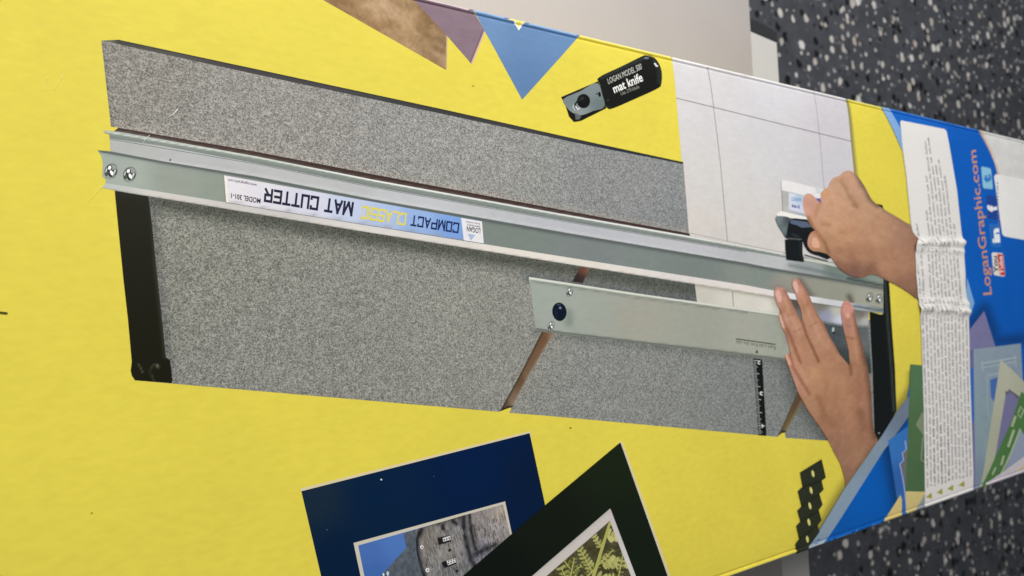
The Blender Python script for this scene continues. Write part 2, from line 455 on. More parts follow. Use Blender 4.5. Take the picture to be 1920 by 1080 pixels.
# --- swatches at the upper edge
part('printed_brown_swatch', [([(500, -62), (606, 0), (836, 131), (838, 67), (778, 0), (716, -66)],
      Paint(pts=[(640, 5, (150, 118, 82)), (720, 20, (176, 146, 112)), (700, 50, (152, 120, 82)), (760, 60, (168, 138, 100)), (800, 60, (140, 110, 75)), (770, 90, (165, 136, 100)), (820, 110, (158, 128, 95)), (825, 80, (140, 112, 80))],
            mottle=[(16, 26, 9, 35, 3), (10, 10, 4, 60, 4), (9, 3, 3, 0, 5)], cell=4)),
      (line([(838, 67), (836.5, 130)], 2.2), (196, 166, 130))])
part('printed_purple_swatch', [([(716, -66), (778, 0), (838, 67), (884, 120), (909, 58), (887, 15), (850, -75)], Paint((133, 112, 124), mottle=[(4, 20, 5, 15, 6)], cell=8)),
      (line([(884.5, 119), (909, 59)], 3.0), (214, 180, 160)), (line([(881.5, 117), (905.5, 57)], 1.2), (96, 78, 84))])
part('printed_blue_swatch', [([(838, -92), (909, 58), (979, 187), (1089, 65), (1108, -60)], Paint(pts=[(930, 40, (108, 142, 184)), (980, 60, (101, 135, 178)), (985, 160, (95, 129, 173)), (1060, 70, (103, 138, 182))], cell=14)),
      ([(950, 12), (973.5, 57), (1005, 12)], (240, 240, 240)), ([(955.5, 12), (974, 51.5), (998, 12)], (236, 222, 90))])

# --- shade printed along the diagonal banner
LAYER_BASE[0] = 3e-5
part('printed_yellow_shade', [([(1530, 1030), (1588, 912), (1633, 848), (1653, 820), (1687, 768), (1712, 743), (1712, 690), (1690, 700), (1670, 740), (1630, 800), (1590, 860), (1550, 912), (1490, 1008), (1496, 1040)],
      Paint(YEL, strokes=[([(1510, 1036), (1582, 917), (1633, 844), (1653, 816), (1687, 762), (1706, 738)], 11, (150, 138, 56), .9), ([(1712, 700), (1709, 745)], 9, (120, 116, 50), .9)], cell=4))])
# --- mat knife
LAYER_BASE[0] = 3e-5
KN = part('printed_mat_knife', [
    ([(1052, 182), (1122, 152), (1137, 203), (1089, 227), (1076, 229), (1067, 219), (1060, 198)], (20, 20, 18)),
    (cr([(1056, 186), (1088, 171), (1121, 156), (1134, 198), (1112, 208), (1090, 216), (1075, 212), (1064, 203)], n=3), Paint(pts=[(1070, 190, (118, 130, 132)), (1110, 165, (128, 138, 140)), (1125, 195, (108, 120, 122)), (1085, 212, (140, 148, 148))], cell=6)),
    ([(1078, 211), (1090, 218), (1086, 224), (1079, 224)], (95, 100, 98)),
    (cr([(1123, 145), (1166, 124), (1205, 105), (1213, 103), (1226, 106), (1236, 118), (1241, 135), (1240, 157), (1233, 166), (1192, 185), (1150, 203), (1139, 203), (1133, 190), (1124, 157)], n=5),
        Paint((22, 24, 22), strokes=[([(1126, 147), (1170, 126), (1213, 107)], 2.5, (62, 66, 62), .7), ([(1227, 112), (1236, 130), (1236, 155)], 3, (60, 70, 68), .6)], cell=4)),
    (ell(1094, 189.6, 12.5, 13.5), Paint((14, 15, 16), strokes=[([(1090, 186), (1092, 184)], 3, (60, 62, 62), .8)], cell=4)),
    (line([(1084, 187), (1078, 196), (1081, 206)], 3.2), (30, 32, 32)),
    (line([(1079, 199), (1083, 206), (1087, 202)], 1.8), (235, 235, 235)), (line([(1076, 196), (1074, 200), (1079, 207)], 1.6), (190, 196, 196)),
    (ell(1124, 177, 2.6, 5, -10), (18, 18, 18)), (ell(1119, 176, 2, 1.4), (40, 44, 46)),
    (ell(1213, 108.5, 5, 1.8, 0), (110, 120, 130)), (line([(1228, 118), (1231, 123), (1234, 124)], 3.0), (235, 238, 240)),
    (ell(1140, 188, 2.5, 1.6), (52, 56, 54)), (ell(1143, 200, 1.6, 1), (40, 60, 44))], M_GLOSS)
lettering('lettering', [('LOGAN MODEL 500', (1141, 157.5), (1204, 129.5), (1138, 147.5), (1202, 118.5), (205, 206, 200), 0.0),
    ('mat knife', (1152, 174.5), (1206, 151.5), (1147, 160), (1201.5, 136), (245, 245, 240), .018),
    ('Use 270 blade', (1164.5, 179), (1199, 165), (1163, 172.5), (1197.3, 158.5), (150, 150, 142), 0)], KN)

LAYER_BASE[0] = 3e-5
# --- white mat board standing behind the rail
part('printed_white_card', [
    ([(1259, 80), (1261, 103), (1268, 185), (1278, 300), (1281, 305), (1292, 442), (1440, 474), (1570, 500), (1640, 520), (1640, 400), (1603, 340), (1595, 262), (1590, 205), (1587, 183), (1584, 150)],
      Paint(pts=[(1300, 150, (214, 211, 213)), (1450, 190, (212, 210, 215)), (1560, 230, (206, 203, 209)), (1350, 350, (211, 208, 206)), (1450, 300, (208, 206, 209)), (1320, 420, (211, 206, 201)), (1450, 440, (212, 208, 204)), (1580, 320, (203, 201, 207))], mottle=[(1.6, 8, 6, 20, 9)], cell=14)),
    (line([(1324, 105), (1328, 125), (1338, 201), (1350, 300), (1364, 453)], 1.5), (150, 147, 146)),
    (line([(1524, 160), (1528, 176), (1536, 250), (1543, 330), (1546, 360)], 1.3), (168, 166, 170)),
    (line([(1268, 184), (1338, 201), (1450, 229), (1596, 265)], 1.6), (130, 126, 126)),
    (line([(1293, 437), (1440, 468), (1570, 494)], 1.2), (165, 160, 156))])
part('printed_card_edge_shade', [([(1587, 183), (1590, 205), (1595, 262), (1603, 340), (1612, 340), (1603, 262), (1596, 205), (1593, 184)],
      Paint(YEL, strokes=[([(1586, 183), (1590, 205), (1595, 262), (1603, 340)], 6.0, (130, 122, 80), .95)], cell=2.5))])

# --- the mat cutter picture
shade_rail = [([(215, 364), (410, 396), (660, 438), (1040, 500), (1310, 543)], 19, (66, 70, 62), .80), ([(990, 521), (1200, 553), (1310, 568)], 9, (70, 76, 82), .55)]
BD = part('printed_mat_cutter', [
    ([(190, 76), (222, 75), (480, 131), (840, 209), (1100, 266), (1281, 305), (1292, 441), (1293, 448), (222, 246), (222, 240), (208, 237)],
      Paint(pts=[(230, 120, (140, 137, 130)), (500, 200, (146, 144, 139)), (900, 300, (148, 148, 144)), (1200, 350, (140, 142, 142)), (1270, 420, (134, 137, 139))],
        strokes=[([(192, 80), (208, 235)], 4, (116, 114, 110), .6), ([(222, 238), (480, 282), (700, 325), (1050, 391), (1290, 436)], 7, (164, 156, 146), .5)], cell=8)),
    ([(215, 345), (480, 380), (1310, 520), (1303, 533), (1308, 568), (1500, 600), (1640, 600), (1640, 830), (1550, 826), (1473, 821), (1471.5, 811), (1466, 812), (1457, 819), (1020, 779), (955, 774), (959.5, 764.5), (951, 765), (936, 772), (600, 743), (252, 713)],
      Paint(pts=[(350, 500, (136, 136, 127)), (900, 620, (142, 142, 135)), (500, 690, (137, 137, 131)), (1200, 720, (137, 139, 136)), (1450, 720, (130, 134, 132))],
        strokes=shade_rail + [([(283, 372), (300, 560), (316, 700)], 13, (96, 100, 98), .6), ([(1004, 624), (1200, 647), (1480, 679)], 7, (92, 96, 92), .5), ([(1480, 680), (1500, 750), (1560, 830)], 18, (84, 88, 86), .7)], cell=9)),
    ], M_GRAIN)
part('board_edge', [([(190, 76), (222, 74.5), (480, 129.5), (840, 207), (1100, 265), (1281, 304), (1281, 307.5), (1100, 272), (840, 216), (480, 139.5), (222, 83), (204, 79)],
      Paint(pts=[(200, 77, (110, 108, 100)), (230, 80, (70, 68, 66)), (500, 138, (66, 63, 66)), (900, 224, (58, 58, 60)), (1270, 304, (40, 46, 52))], strokes=[([(222, 74), (480, 129), (840, 206.5), (1281, 303)], 2.2, (34, 34, 30), .8)], cell=5))], parent=BD)
part('board_groove', [([(222, 239.5), (480, 284.5), (700, 327), (1050, 393), (1293, 438), (1294, 447), (1050, 404), (700, 341), (480, 297), (210, 249)],
      Paint((60, 42, 38), strokes=[([(222, 247), (480, 294), (700, 338), (1050, 401), (1293, 446)], 3, (120, 112, 108), .75)], cell=5)),
      ([(1087, 500), (1106, 503), (1092, 531), (1073, 528)], Paint(pts=[(1096, 503, (104, 66, 50)), (1103, 505, (128, 92, 74)), (1083, 527, (36, 32, 36)), (1088, 524, (60, 46, 46))], cell=3)),
      ([(1017, 620), (1039, 624), (993.5, 700), (960, 763.5), (951, 766), (937, 771.5), (976, 700)],
        Paint(pts=[(1020, 632, (104, 76, 54)), (1032, 630, (134, 104, 80)), (980, 712, (96, 74, 54)), (986, 708, (124, 98, 74)), (950, 757, (92, 74, 54)), (958, 755, (134, 116, 96))],
          strokes=[([(1017, 620), (976, 700), (938, 770)], 2.4, (42, 38, 30), .9), ([(1040, 624), (994, 701), (962, 762)], 3, (158, 142, 128), .7), ([(938, 771), (951, 764), (961, 763)], 2, (30, 28, 22), .95)], cell=3)),
      ([(1495, 735), (1506, 752), (1473, 811), (1466, 812), (1458, 818.5)],
        Paint(pts=[(1497, 745, (96, 74, 56)), (1470, 800, (104, 90, 60))], strokes=[([(1458, 818), (1467, 809), (1473, 810)], 2.2, (40, 34, 30), .9), ([(1504, 752), (1474, 806)], 2.2, (150, 138, 106), .6), ([(1495, 735), (1459, 818)], 1.8, (80, 70, 58), .7)], cell=3))], parent=BD, label='brown groove cut in the grey board')
part('end_bar', [(cr([(215, 358), (222, 430), (231, 520), (240, 600), (247, 678), (245, 695), (247, 704), (253, 713), (322, 718.5), (323, 712), (319, 676), (311, 669), (304, 600), (293, 500), (285, 420), (278, 366)], n=1) or [],
      Paint((27, 26, 14), strokes=[([(284, 372), (293, 500), (304, 600), (311, 668)], 5, (58, 60, 54), .75), ([(259, 683), (264, 690), (267, 698)], 1.6, (88, 90, 66), .8), ([(283, 690), (290, 683), (296, 688)], 1.6, (76, 80, 56), .8),
          ([(296, 684), (297, 689)], 1.8, (150, 152, 140), .8), ([(283, 690), (282, 700), (288, 712)], 1.4, (66, 70, 44), .8), ([(218, 362), (285, 374)], 8, (30, 34, 24), .7)], cell=3.5))], M_GLOSS, BD, label='black bar along the left end of the board')
part('end_bar', [([(1645, 515), (1660, 522), (1667, 527), (1672, 610), (1678, 690), (1681, 770), (1650, 830), (1640, 835), (1636, 700), (1630, 584), (1652, 590), (1656, 588), (1656, 524)],
      Paint((18, 22, 22), strokes=[([(1659, 524), (1664, 600), (1672, 700), (1676, 770)], 2.4, (72, 78, 76), .75)], cell=3)),
      ([(1642, 382), (1654, 384), (1657, 392), (1650, 390)], (30, 28, 20)), (ell(1648, 812, 1.6, 1.4), (150, 160, 155))], M_GLOSS, BD, label='black bar along the right end of the board')
part('white_card_strip', [([(1302, 528), (1307, 568), (1400, 580), (1480, 592), (1480, 558), (1380, 545)], Paint(pts=[(1310, 545, (202, 198, 188)), (1380, 560, (214, 211, 200)), (1440, 575, (222, 218, 210)), (1460, 565, (180, 178, 165))], strokes=[([(1302, 533), (1400, 549), (1480, 562)], 3.5, (150, 146, 130), .7)], cell=4)),
      (line([(1373, 545), (1375, 575)], 1.4), (130, 128, 120)),
      ([(1480, 555), (1600, 570), (1629, 580), (1628, 612), (1580, 610), (1480, 597)],
        Paint(pts=[(1490, 570, (84, 84, 78)), (1540, 572, (122, 120, 108)), (1570, 580, (196, 194, 178)), (1548, 592, (150, 154, 178)), (1575, 600, (204, 210, 228)), (1615, 590, (120, 112, 104)), (1622, 600, (186, 188, 188)), (1612, 575, (90, 92, 88)), (1500, 592, (110, 110, 112))],
          strokes=[([(1525, 565), (1560, 572), (1600, 577)], 2.2, (50, 52, 50), .8), ([(1535, 603), (1580, 611), (1628, 613)], 2.2, (84, 90, 88), .8)], cell=3)),
      ([(1525, 600), (1545, 606), (1580, 612), (1628, 614), (1634, 700), (1580, 700), (1560, 640)], Paint(pts=[(1560, 625, (74, 82, 88)), (1600, 640, (90, 98, 100)), (1580, 670, (62, 68, 70)), (1625, 640, (104, 112, 112)), (1620, 690, (60, 64, 64))], mottle=[(7, 3, 3, 0, 21)], cell=3)),
      (ell(1562, 618, 2.2, 4.5, 5), (190, 196, 190)), (ell(1563, 624, 2, 2.6), (20, 28, 36))], parent=BD)
# straightedge rail
shade_hand = [([(1500, 527), (1512, 545), (1520, 556)], 7, (104, 92, 90), .75), ([(1592, 556), (1596, 566)], 5.5, (86, 78, 74), .8), ([(1452, 536), (1478, 545)], 6, (140, 124, 118), .6), ([(1448, 528), (1470, 540)], 9, (150, 144, 138), .5)]
RL = part('rail', [
    ([(194, 244.5), (222, 247), (480, 293), (700, 337), (1050, 400.5), (1400, 461), (1570, 494), (1600, 500), (1600, 507), (1400, 472), (1060, 415), (700, 351), (480, 307), (300, 274), (206, 261), (205, 252), (196, 249)],
      Paint((128, 137, 131), strokes=[([(194, 246), (480, 295), (700, 338.5), (1050, 402), (1400, 463), (1600, 503)], 1.7, (218, 222, 214), .95), ([(206, 260), (480, 306), (700, 350), (1060, 414), (1400, 471)], 1.5, (90, 98, 98), .6)], cell=3)),
    ([(206, 259.5), (300, 273), (480, 306), (700, 350), (1060, 414), (1400, 471), (1600, 505), (1656, 515), (1656, 542), (1440, 504), (1400, 496), (1060, 439), (700, 377), (480, 335), (303, 307), (209, 288), (207, 280)],
      Paint(pts=[(230, 275, (178, 180, 178)), (400, 305, (182, 184, 184)), (600, 345, (186, 187, 188)), (800, 380, (190, 192, 196)), (1100, 430, (186, 188, 194)), (1300, 465, (192, 192, 198)), (1450, 487, (190, 192, 194)), (1530, 505, (158, 164, 164)), (1560, 500, (120, 132, 126)), (1600, 515, (120, 134, 130)), (1645, 525, (138, 150, 140))],
        strokes=[([(300, 300), (480, 328), (700, 371), (1060, 433), (1440, 500)], 2.2, (206, 208, 208), .55), ([(1480, 497), (1530, 507), (1580, 520)], 3.5, (100, 112, 116), .6), ([(1590, 522), (1655, 536)], 3, (52, 58, 56), .85)], cell=4)),
    ([(183, 281.5), (209, 284), (303, 302), (480, 331), (700, 373.5), (1060, 436), (1400, 493), (1440, 501), (1580, 524), (1656, 539), (1656, 575), (1600, 570), (1440, 547), (1400, 539), (1060, 485), (700, 427), (424, 383), (197, 347), (199, 338), (192, 330), (193, 305), (190, 292)],
      Paint(pts=[(205, 295, (160, 170, 162)), (230, 345, (164, 172, 164)), (330, 340, (148, 155, 145)), (420, 350, (142, 150, 140)), (950, 440, (122, 131, 126)), (1100, 465, (124, 132, 131)), (1300, 500, (122, 132, 128)), (1430, 520, (132, 142, 136)), (1480, 530, (152, 152, 142)), (1560, 545, (152, 154, 140)), (1640, 555, (166, 166, 152))],
        strokes=[([(183, 281.5), (209, 286), (303, 304), (480, 333.5), (700, 376.5), (1060, 439), (1400, 496), (1440, 504), (1580, 527), (1656, 541)], 3.4, (84, 92, 92), .85)] + shade_hand, cell=4)),
    ([(191, 352), (199, 343.5), (424, 379.5), (700, 424), (906, 457.5), (1060, 482), (1400, 535), (1440, 543), (1580, 565), (1600, 568), (1656, 576), (1656, 588), (1600, 580), (1580, 576), (1440, 554), (1400, 548), (1040, 491.6), (660, 431), (410, 389.5), (240, 362)],
      Paint(pts=[(205, 347, (188, 192, 187)), (300, 362, (204, 201, 196)), (480, 385, (202, 199, 195)), (700, 433, (215, 211, 206)), (1050, 487, (226, 219, 210)), (1400, 542, (226, 219, 213)), (1500, 558, (230, 228, 232)), (1580, 571, (214, 214, 218)), (1605, 575, (166, 172, 178)), (1650, 582, (140, 148, 150))],
        strokes=[([(192, 354), (240, 362), (410, 390), (660, 431.5), (1040, 492), (1400, 549), (1600, 581)], 1.2, (110, 104, 96), .7), ([(1600, 573), (1656, 582)], 1.6, (90, 98, 102), .7)], cell=3.5)),
    (line([(196, 246), (222, 248), (480, 294.5), (700, 338.5), (1050, 402), (1400, 463), (1440, 470.5), (1468, 476)], 2.0, 3.2), Paint(pts=[(200, 247, (176, 184, 176)), (480, 294, (206, 212, 202)), (700, 338, (232, 236, 232)), (1200, 430, (226, 230, 228)), (1460, 475, (220, 222, 216))], cell=30)),
    (line([(206, 261), (480, 307.5), (700, 351.5), (1060, 415.5), (1400, 472.5)], 1.2), (112, 120, 120)),
    (line([(190, 284), (303, 304), (480, 334), (700, 376.5), (1060, 439), (1400, 496), (1440, 504), (1580, 527), (1654, 541)], 3.0, 2.2), (92, 100, 98)),
    (line([(1506, 487), (1540, 493), (1575, 501)], 2.0), (206, 210, 200)), (line([(1508, 478), (1530, 484), (1552, 490)], 2.6), (60, 68, 64)),
    (line([(1600, 575), (1654, 583)], 1.4), (96, 104, 106))], parent=BD, label='aluminium straightedge rail across the board')
# squaring arm
AR = part('squaring_arm', [
    ([(991, 519), (1040, 526.5), (1200, 551), (1400, 579), (1480, 591), (1480, 677), (1474, 676), (1340, 660), (1200, 643.5), (1040, 625), (1006, 620), (1004, 614), (997, 560)],
      Paint(pts=[(1010, 560, (158, 166, 158)), (1100, 580, (160, 166, 157)), (1200, 600, (164, 164, 152)), (1300, 610, (158, 162, 150)), (1400, 630, (166, 168, 156)), (1460, 630, (162, 168, 156))],
        strokes=[([(992, 521), (1040, 528), (1200, 553), (1400, 581), (1480, 593)], 2.6, (214, 216, 206), .9), ([(997, 528), (1200, 559), (1400, 586)], 1.6, (120, 126, 116), .7),
          ([(1005, 618), (1040, 623), (1200, 642), (1340, 658), (1475, 675)], 2.2, (98, 104, 98), .85), ([(1066, 588), (1067, 604)], 9, (112, 126, 118), .6), ([(1455, 585), (1475, 640)], 7, (150, 146, 132), .5)], cell=4)),
    (line([(992, 521.5), (1040, 528.5), (1200, 552.5), (1400, 581), (1478, 592.5)], 3.0, 2.4), (216, 219, 208)), (line([(995, 526), (1200, 556.5), (1400, 584.5), (1470, 594.5)], 1.2), (124, 130, 120)),
    (line([(1005, 616.5), (1040, 622), (1200, 641.5), (1340, 657.5), (1474, 673.5)], 3.4, 2.4), (110, 115, 108)),
    (line([(1379, 635.2), (1454, 645.8)], 2.0), (66, 68, 60)),
    ([(1419, 655.5), (1415.8, 661.5), (1421.8, 662)], (50, 50, 46))], parent=BD, label='wide grey squaring arm lying over the diagonal groove')
lettering('lettering', [('Read scale from this side', (1454, 648.8), (1380, 637.8), (1454, 656), (1380, 645), (84, 86, 78), .0)], AR)
def screw(x, y, rx, ry, par):
    E = lambda fx, fy, a, b, c, ang=20: (ell(x + fx * rx, y + fy * ry, a * rx, b * ry, ang, 14), c)
    part('screw', [E(0, 0, 1, 1, (112, 119, 112)), E(.06, .06, .9, .9, (150, 157, 150)), E(-.55, .15, .32, .5, (74, 80, 74)), E(.5, .25, .36, .6, (66, 72, 66)), E(-.22, -.35, .42, .42, (34, 38, 38)),
        E(.12, .3, .5, .48, (30, 36, 32)), E(.42, .55, .26, .3, (120, 128, 120)), E(-.2, -.42, .24, .26, (250, 252, 250)), E(.1, .22, .22, .34, (255, 255, 255), -25), E(.55, .05, .12, .3, (214, 220, 214)), E(-.7, -.1, .1, .3, (196, 202, 196))], parent=par)
screw(208, 321, 12.5, 15, RL); screw(243, 327, 12.5, 15, RL)
screw(1630, 558, 6.5, 10, RL); screw(1648, 560.5, 6.5, 10, RL)
screw(1068, 547, 6, 9.5, AR); screw(1033, 611, 6, 9.5, AR)
part('knob', [(ell(1048.5, 584.5, 13.3, 17.3, -8, 28), Paint((14, 22, 38), strokes=[([(1050, 577), (1050.5, 578)], 1.6, (190, 205, 225), .95), ([(1045, 571), (1049, 572)], 1.4, (80, 100, 130), .8), ([(1041, 580), (1043, 594)], 3, (34, 50, 74), .5)], cell=2.5))], M_GLOSS, AR)
# black rule with ticks
rl = [([(1412, 672), (1428.5, 674), (1436.7, 817), (1422, 815.7)], (20, 24, 26))]
for k in range(46):
    t = (k + .5) / 46; y = 674 + t * 140; x = 1412 + 10 * t
    ln = 9 if k % 8 == 0 else (6.5 if k % 4 == 0 else 4.2)
    rl.append((line([(x + .4, y), (x + .4 + ln, y + ln * .1)], 1.0), (180, 182, 178) if k % 8 else (205, 205, 200)))
part('measuring_strip', rl, M_GLOSS, BD, step=1.5e-6)
for ch, q in (('2', (1425.5, 677)), ('3', (1430, 735)), ('4', (1433, 796))):
    x, y = q
    lettering('numeral', [(ch, (x, y), (x - 6, y - 1), (x - .5, y + 6.5), (x - 6.5, y + 5.5), (220, 220, 214), .03)], BD)
# printed sticker on the rail
LB = part('rail_label', [([(419.5, 329), (903, 415), (906.5, 457), (423.5, 379.6)],
      Paint(pts=[(430, 355, (226, 222, 226)), (500, 370, (222, 220, 228)), (580, 380, (212, 214, 228)), (660, 395, (194, 204, 228)), (720, 410, (172, 190, 224)), (780, 420, (146, 176, 222)), (850, 430, (122, 160, 220))], strokes=[([(423, 378), (906, 456)], 1.2, (150, 146, 150), .6)], cell=8)),
      ([(863.8, 408.6), (903, 415.4), (906.3, 456.5), (869, 450.6)], (228, 226, 230)), ([(876, 438), (891, 440.5), (882, 451.5)], (168, 184, 216)),
      ([(419.5, 329), (424, 329.8), (428, 380), (423.5, 379.4)], (238, 232, 222))], parent=RL)
NAVY = (30, 32, 58)
st = square_text('MAT CUTTER', (661, 381.5), (498, 355), (658, 403.5), (496, 376.5), NAVY, 1.35)
st += square_text('CLASSIC', (761, 401.5), (680, 387.5), (758, 421.5), (677, 408.5), (222, 210, 84), 1.1)
st += square_text('COMPACT', (859.5, 419.5), (772, 404.8), (857.5, 436), (770, 421.8), (18, 38, 92), 1.12)
part('display_lettering', st, parent=LB, step=8e-7)
lettering('lettering', [('MODEL 301-1', (488.5, 372.5), (432.5, 362.5), (487.5, 382), (433, 371.5), (40, 38, 54), .014),
    ('www.logangraphic.com', (481, 345.2), (427.5, 335.5), (480.5, 350), (427.2, 340.3), (84, 82, 100), .0),
    ('LOGAN', (900, 428.8), (874.5, 424.3), (899.6, 438.5), (874.4, 433.5), (24, 24, 34), .01),
    ('GRAPHIC PRODUCTS', (899.5, 424), (875, 419.8), (899.3, 427), (874.9, 422.6), (70, 70, 80), 0), ('Simply the Best', (899, 418.8), (873, 414.5), (898.8, 421.8), (872.9, 417.4), (110, 108, 112), 0)], LB)

# --- cutting head held by the right hand
CH = part('cutting_head', [
    ([(1463.6, 338), (1480, 340), (1520, 350), (1545, 356), (1545, 372), (1505, 372), (1465, 358)], (231, 229, 230)),
    ([(1528, 350), (1538, 353), (1538, 364), (1529, 362)], (206, 214, 214)),
    ([(1465, 357), (1480, 360), (1512, 368), (1512, 408), (1467, 398)], Paint(pts=[(1470, 375, (178, 178, 174)), (1476, 395, (188, 188, 184)), (1500, 402, (170, 178, 184))], cell=6)),
    ([(1478, 361), (1512, 369), (1512, 402), (1478, 393)], Paint(pts=[(1482, 370, (214, 220, 230)), (1500, 370, (176, 198, 224)), (1490, 395, (212, 216, 236))], cell=5)),
    ([(1454, 404), (1458, 399), (1464, 396), (1515, 408), (1515, 414), (1462, 406)], (240, 238, 232)),
    (cr([(1454, 407), (1462, 405), (1482, 410), (1478, 430), (1474, 447), (1466, 436), (1458, 423), (1454, 413)], n=3), Paint(pts=[(1460, 410, (120, 134, 138)), (1476, 412, (70, 78, 82)), (1470, 435, (112, 126, 130)), (1475, 442, (60, 66, 70))], cell=4)),
    (cr([(1480, 413), (1496, 410), (1540, 418), (1556, 440), (1556, 484), (1535, 480), (1518, 474), (1508, 462), (1503, 450), (1492, 449), (1476, 448), (1474, 440)], n=3), Paint((22, 26, 30), strokes=[([(1486, 440), (1495, 444)], 2, (74, 80, 84), .6), ([(1476, 447.5), (1500, 449)], 1.2, (140, 146, 150), .7)], cell=4)),
    ([(1481, 412), (1512, 416), (1521, 426), (1502, 427), (1495, 423), (1481, 419)], (86, 100, 124)),
    ([(1471, 449), (1504, 450), (1504, 474), (1507, 491), (1474, 487), (1472, 470)], Paint((20, 26, 28), strokes=[([(1500, 455), (1502, 485)], 2, (44, 52, 54), .6)], cell=4)),
    ([(1528, 372), (1540, 372), (1540, 384), (1530, 384)], (96, 96, 168))], parent=BD)
lettering('lettering', [('LOGAN', (1483, 376.5), (1501, 378), (1483, 370), (1501, 371.8), (112, 142, 190), .03)], CH)
lettering('lettering', [('Model 302', (1484, 388.5), (1499, 391), (1484, 383), (1499, 385.6), (62, 62, 130), .03)], CH)

# --- hands in the picture
H1 = [(1740, 436), (1707, 422), (1676, 404), (1657, 393), (1642, 382), (1633, 373), (1621, 351), (1612, 337), (1602, 325), (1591, 320), (1580, 323), (1572, 330), (1561, 334), (1555, 343), (1552, 351), (1544, 355), (1538, 362), (1537.5, 372), (1538, 381),
      (1531, 375), (1525, 368), (1517, 363), (1509, 365), (1505, 373), (1504.5, 386), (1508, 401), (1514, 414), (1522, 427), (1527, 432), (1520, 436), (1515, 445), (1513, 455), (1515.5, 464), (1523, 470.5), (1534, 472), (1546, 475), (1553, 479),
      (1561, 488), (1570, 501), (1582, 511), (1594, 517), (1610, 521), (1622, 519), (1630, 515), (1644, 517), (1660, 525), (1676, 533), (1692, 542), (1708, 553), (1719, 561), (1745, 572)]
part('printed_hand', [(cr(H1, n=3), Paint(pts=[(1595, 333, (194, 150, 118)), (1572, 345, (190, 152, 116)), (1550, 368, (198, 154, 116)), (1517, 375, (200, 154, 126)), (1512, 395, (206, 156, 130)), (1525, 415, (196, 150, 116)), (1570, 390, (200, 156, 120)), (1600, 370, (188, 148, 114)), (1560, 420, (196, 154, 114)), (1620, 400, (192, 152, 114)),
        (1590, 440, (192, 146, 106)), (1640, 440, (190, 146, 108)), (1690, 440, (168, 130, 100)), (1550, 450, (178, 136, 96)), (1580, 480, (166, 124, 88)), (1620, 480, (176, 132, 94)), (1600, 510, (122, 88, 68)), (1575, 503, (140, 100, 74)), (1625, 508, (134, 98, 72)), (1660, 500, (172, 128, 92)), (1700, 490, (166, 124, 90)), (1700, 540, (144, 106, 78)), (1720, 450, (152, 114, 86)), (1718, 550, (130, 96, 72))],
      strokes=[([(1606, 328), (1618, 350), (1632, 374), (1645, 386)], 5.5, (112, 92, 78), .8), ([(1576, 340), (1584, 352), (1590, 366), (1604, 384)], 4, (160, 120, 86), .6), ([(1600, 384), (1606, 388)], 4, (160, 118, 84), .7), ([(1538, 381), (1530, 394), (1526, 408)], 4, (180, 134, 100), .6),
        ([(1514, 408), (1524, 427), (1534, 440), (1546, 456), (1552, 474)], 3.4, (138, 98, 68), .75), ([(1536, 360), (1540, 366), (1550, 364)], 3, (206, 146, 100), .5), ([(1640, 432), (1660, 440)], 8, (176, 140, 108), .4), ([(1657, 393), (1707, 424), (1735, 440)], 5, (140, 112, 92), .7),
        ([(1553, 482), (1570, 503), (1594, 519), (1612, 523)], 3, (96, 70, 56), .6), ([(1644, 517), (1692, 543), (1722, 563)], 4, (120, 92, 72), .6), ([(1540, 420), (1556, 421)], 3, (168, 124, 88), .5), ([(1578, 436), (1584, 439)], 3, (166, 120, 86), .4), ([(1520, 436), (1530, 437), (1538, 447)], 3, (186, 120, 100), .6)], mottle=[(5, 14, 10, 30, 31), (4, 5, 3, 0, 35)], cell=2.6, shift=(5, 3, 10))),
    (cr([(1521, 447), (1529, 446), (1534, 453), (1536, 463), (1528, 465), (1521, 461), (1519, 454)], n=4), Paint((222, 172, 146), strokes=[([(1521, 447), (1519, 454), (1521, 462)], 2, (190, 128, 108), .7)], cell=2))],
    parent=BD, label='printed hand gripping the cutting head')
H2 = [(1489, 523), (1495, 524), (1501, 528), (1508, 540), (1517, 556), (1524, 573), (1532, 589), (1543, 606), (1554, 630), (1565, 648), (1574, 665), (1585, 678), (1592, 685), (1591.5, 672), (1590.5, 661), (1587, 644), (1583, 628), (1579, 608), (1576.5, 589), (1577, 574), (1582, 565), (1588, 563.5), (1594, 569), (1599, 579), (1603, 597),
      (1609, 620), (1615, 644), (1620, 664), (1624, 682), (1628, 700), (1631.5, 723), (1633.5, 755), (1635, 786), (1638, 810), (1645, 838), (1612, 888), (1588, 924), (1583.5, 900), (1580, 888), (1574, 868), (1563, 848), (1554, 829), (1543, 811), (1533, 796), (1524, 783), (1514, 769), (1505, 753), (1495.5, 735.5), (1488, 715), (1481, 696), (1475, 679), (1471, 667), (1474, 662.5), (1479, 664),
      (1481, 662), (1477, 644), (1472, 627), (1465.5, 614), (1461.5, 601), (1459, 591), (1461, 586), (1461, 580), (1456, 570), (1452, 557), (1450.5, 547), (1454, 540), (1461, 538.5), (1469, 541.5), (1474, 548), (1480, 559), (1485, 570), (1491, 582), (1497, 594), (1502, 601), (1502, 589), (1499, 576), (1494, 565), (1491, 552), (1486, 540), (1484, 532), (1485.5, 526)]
SK = (122, 80, 56)
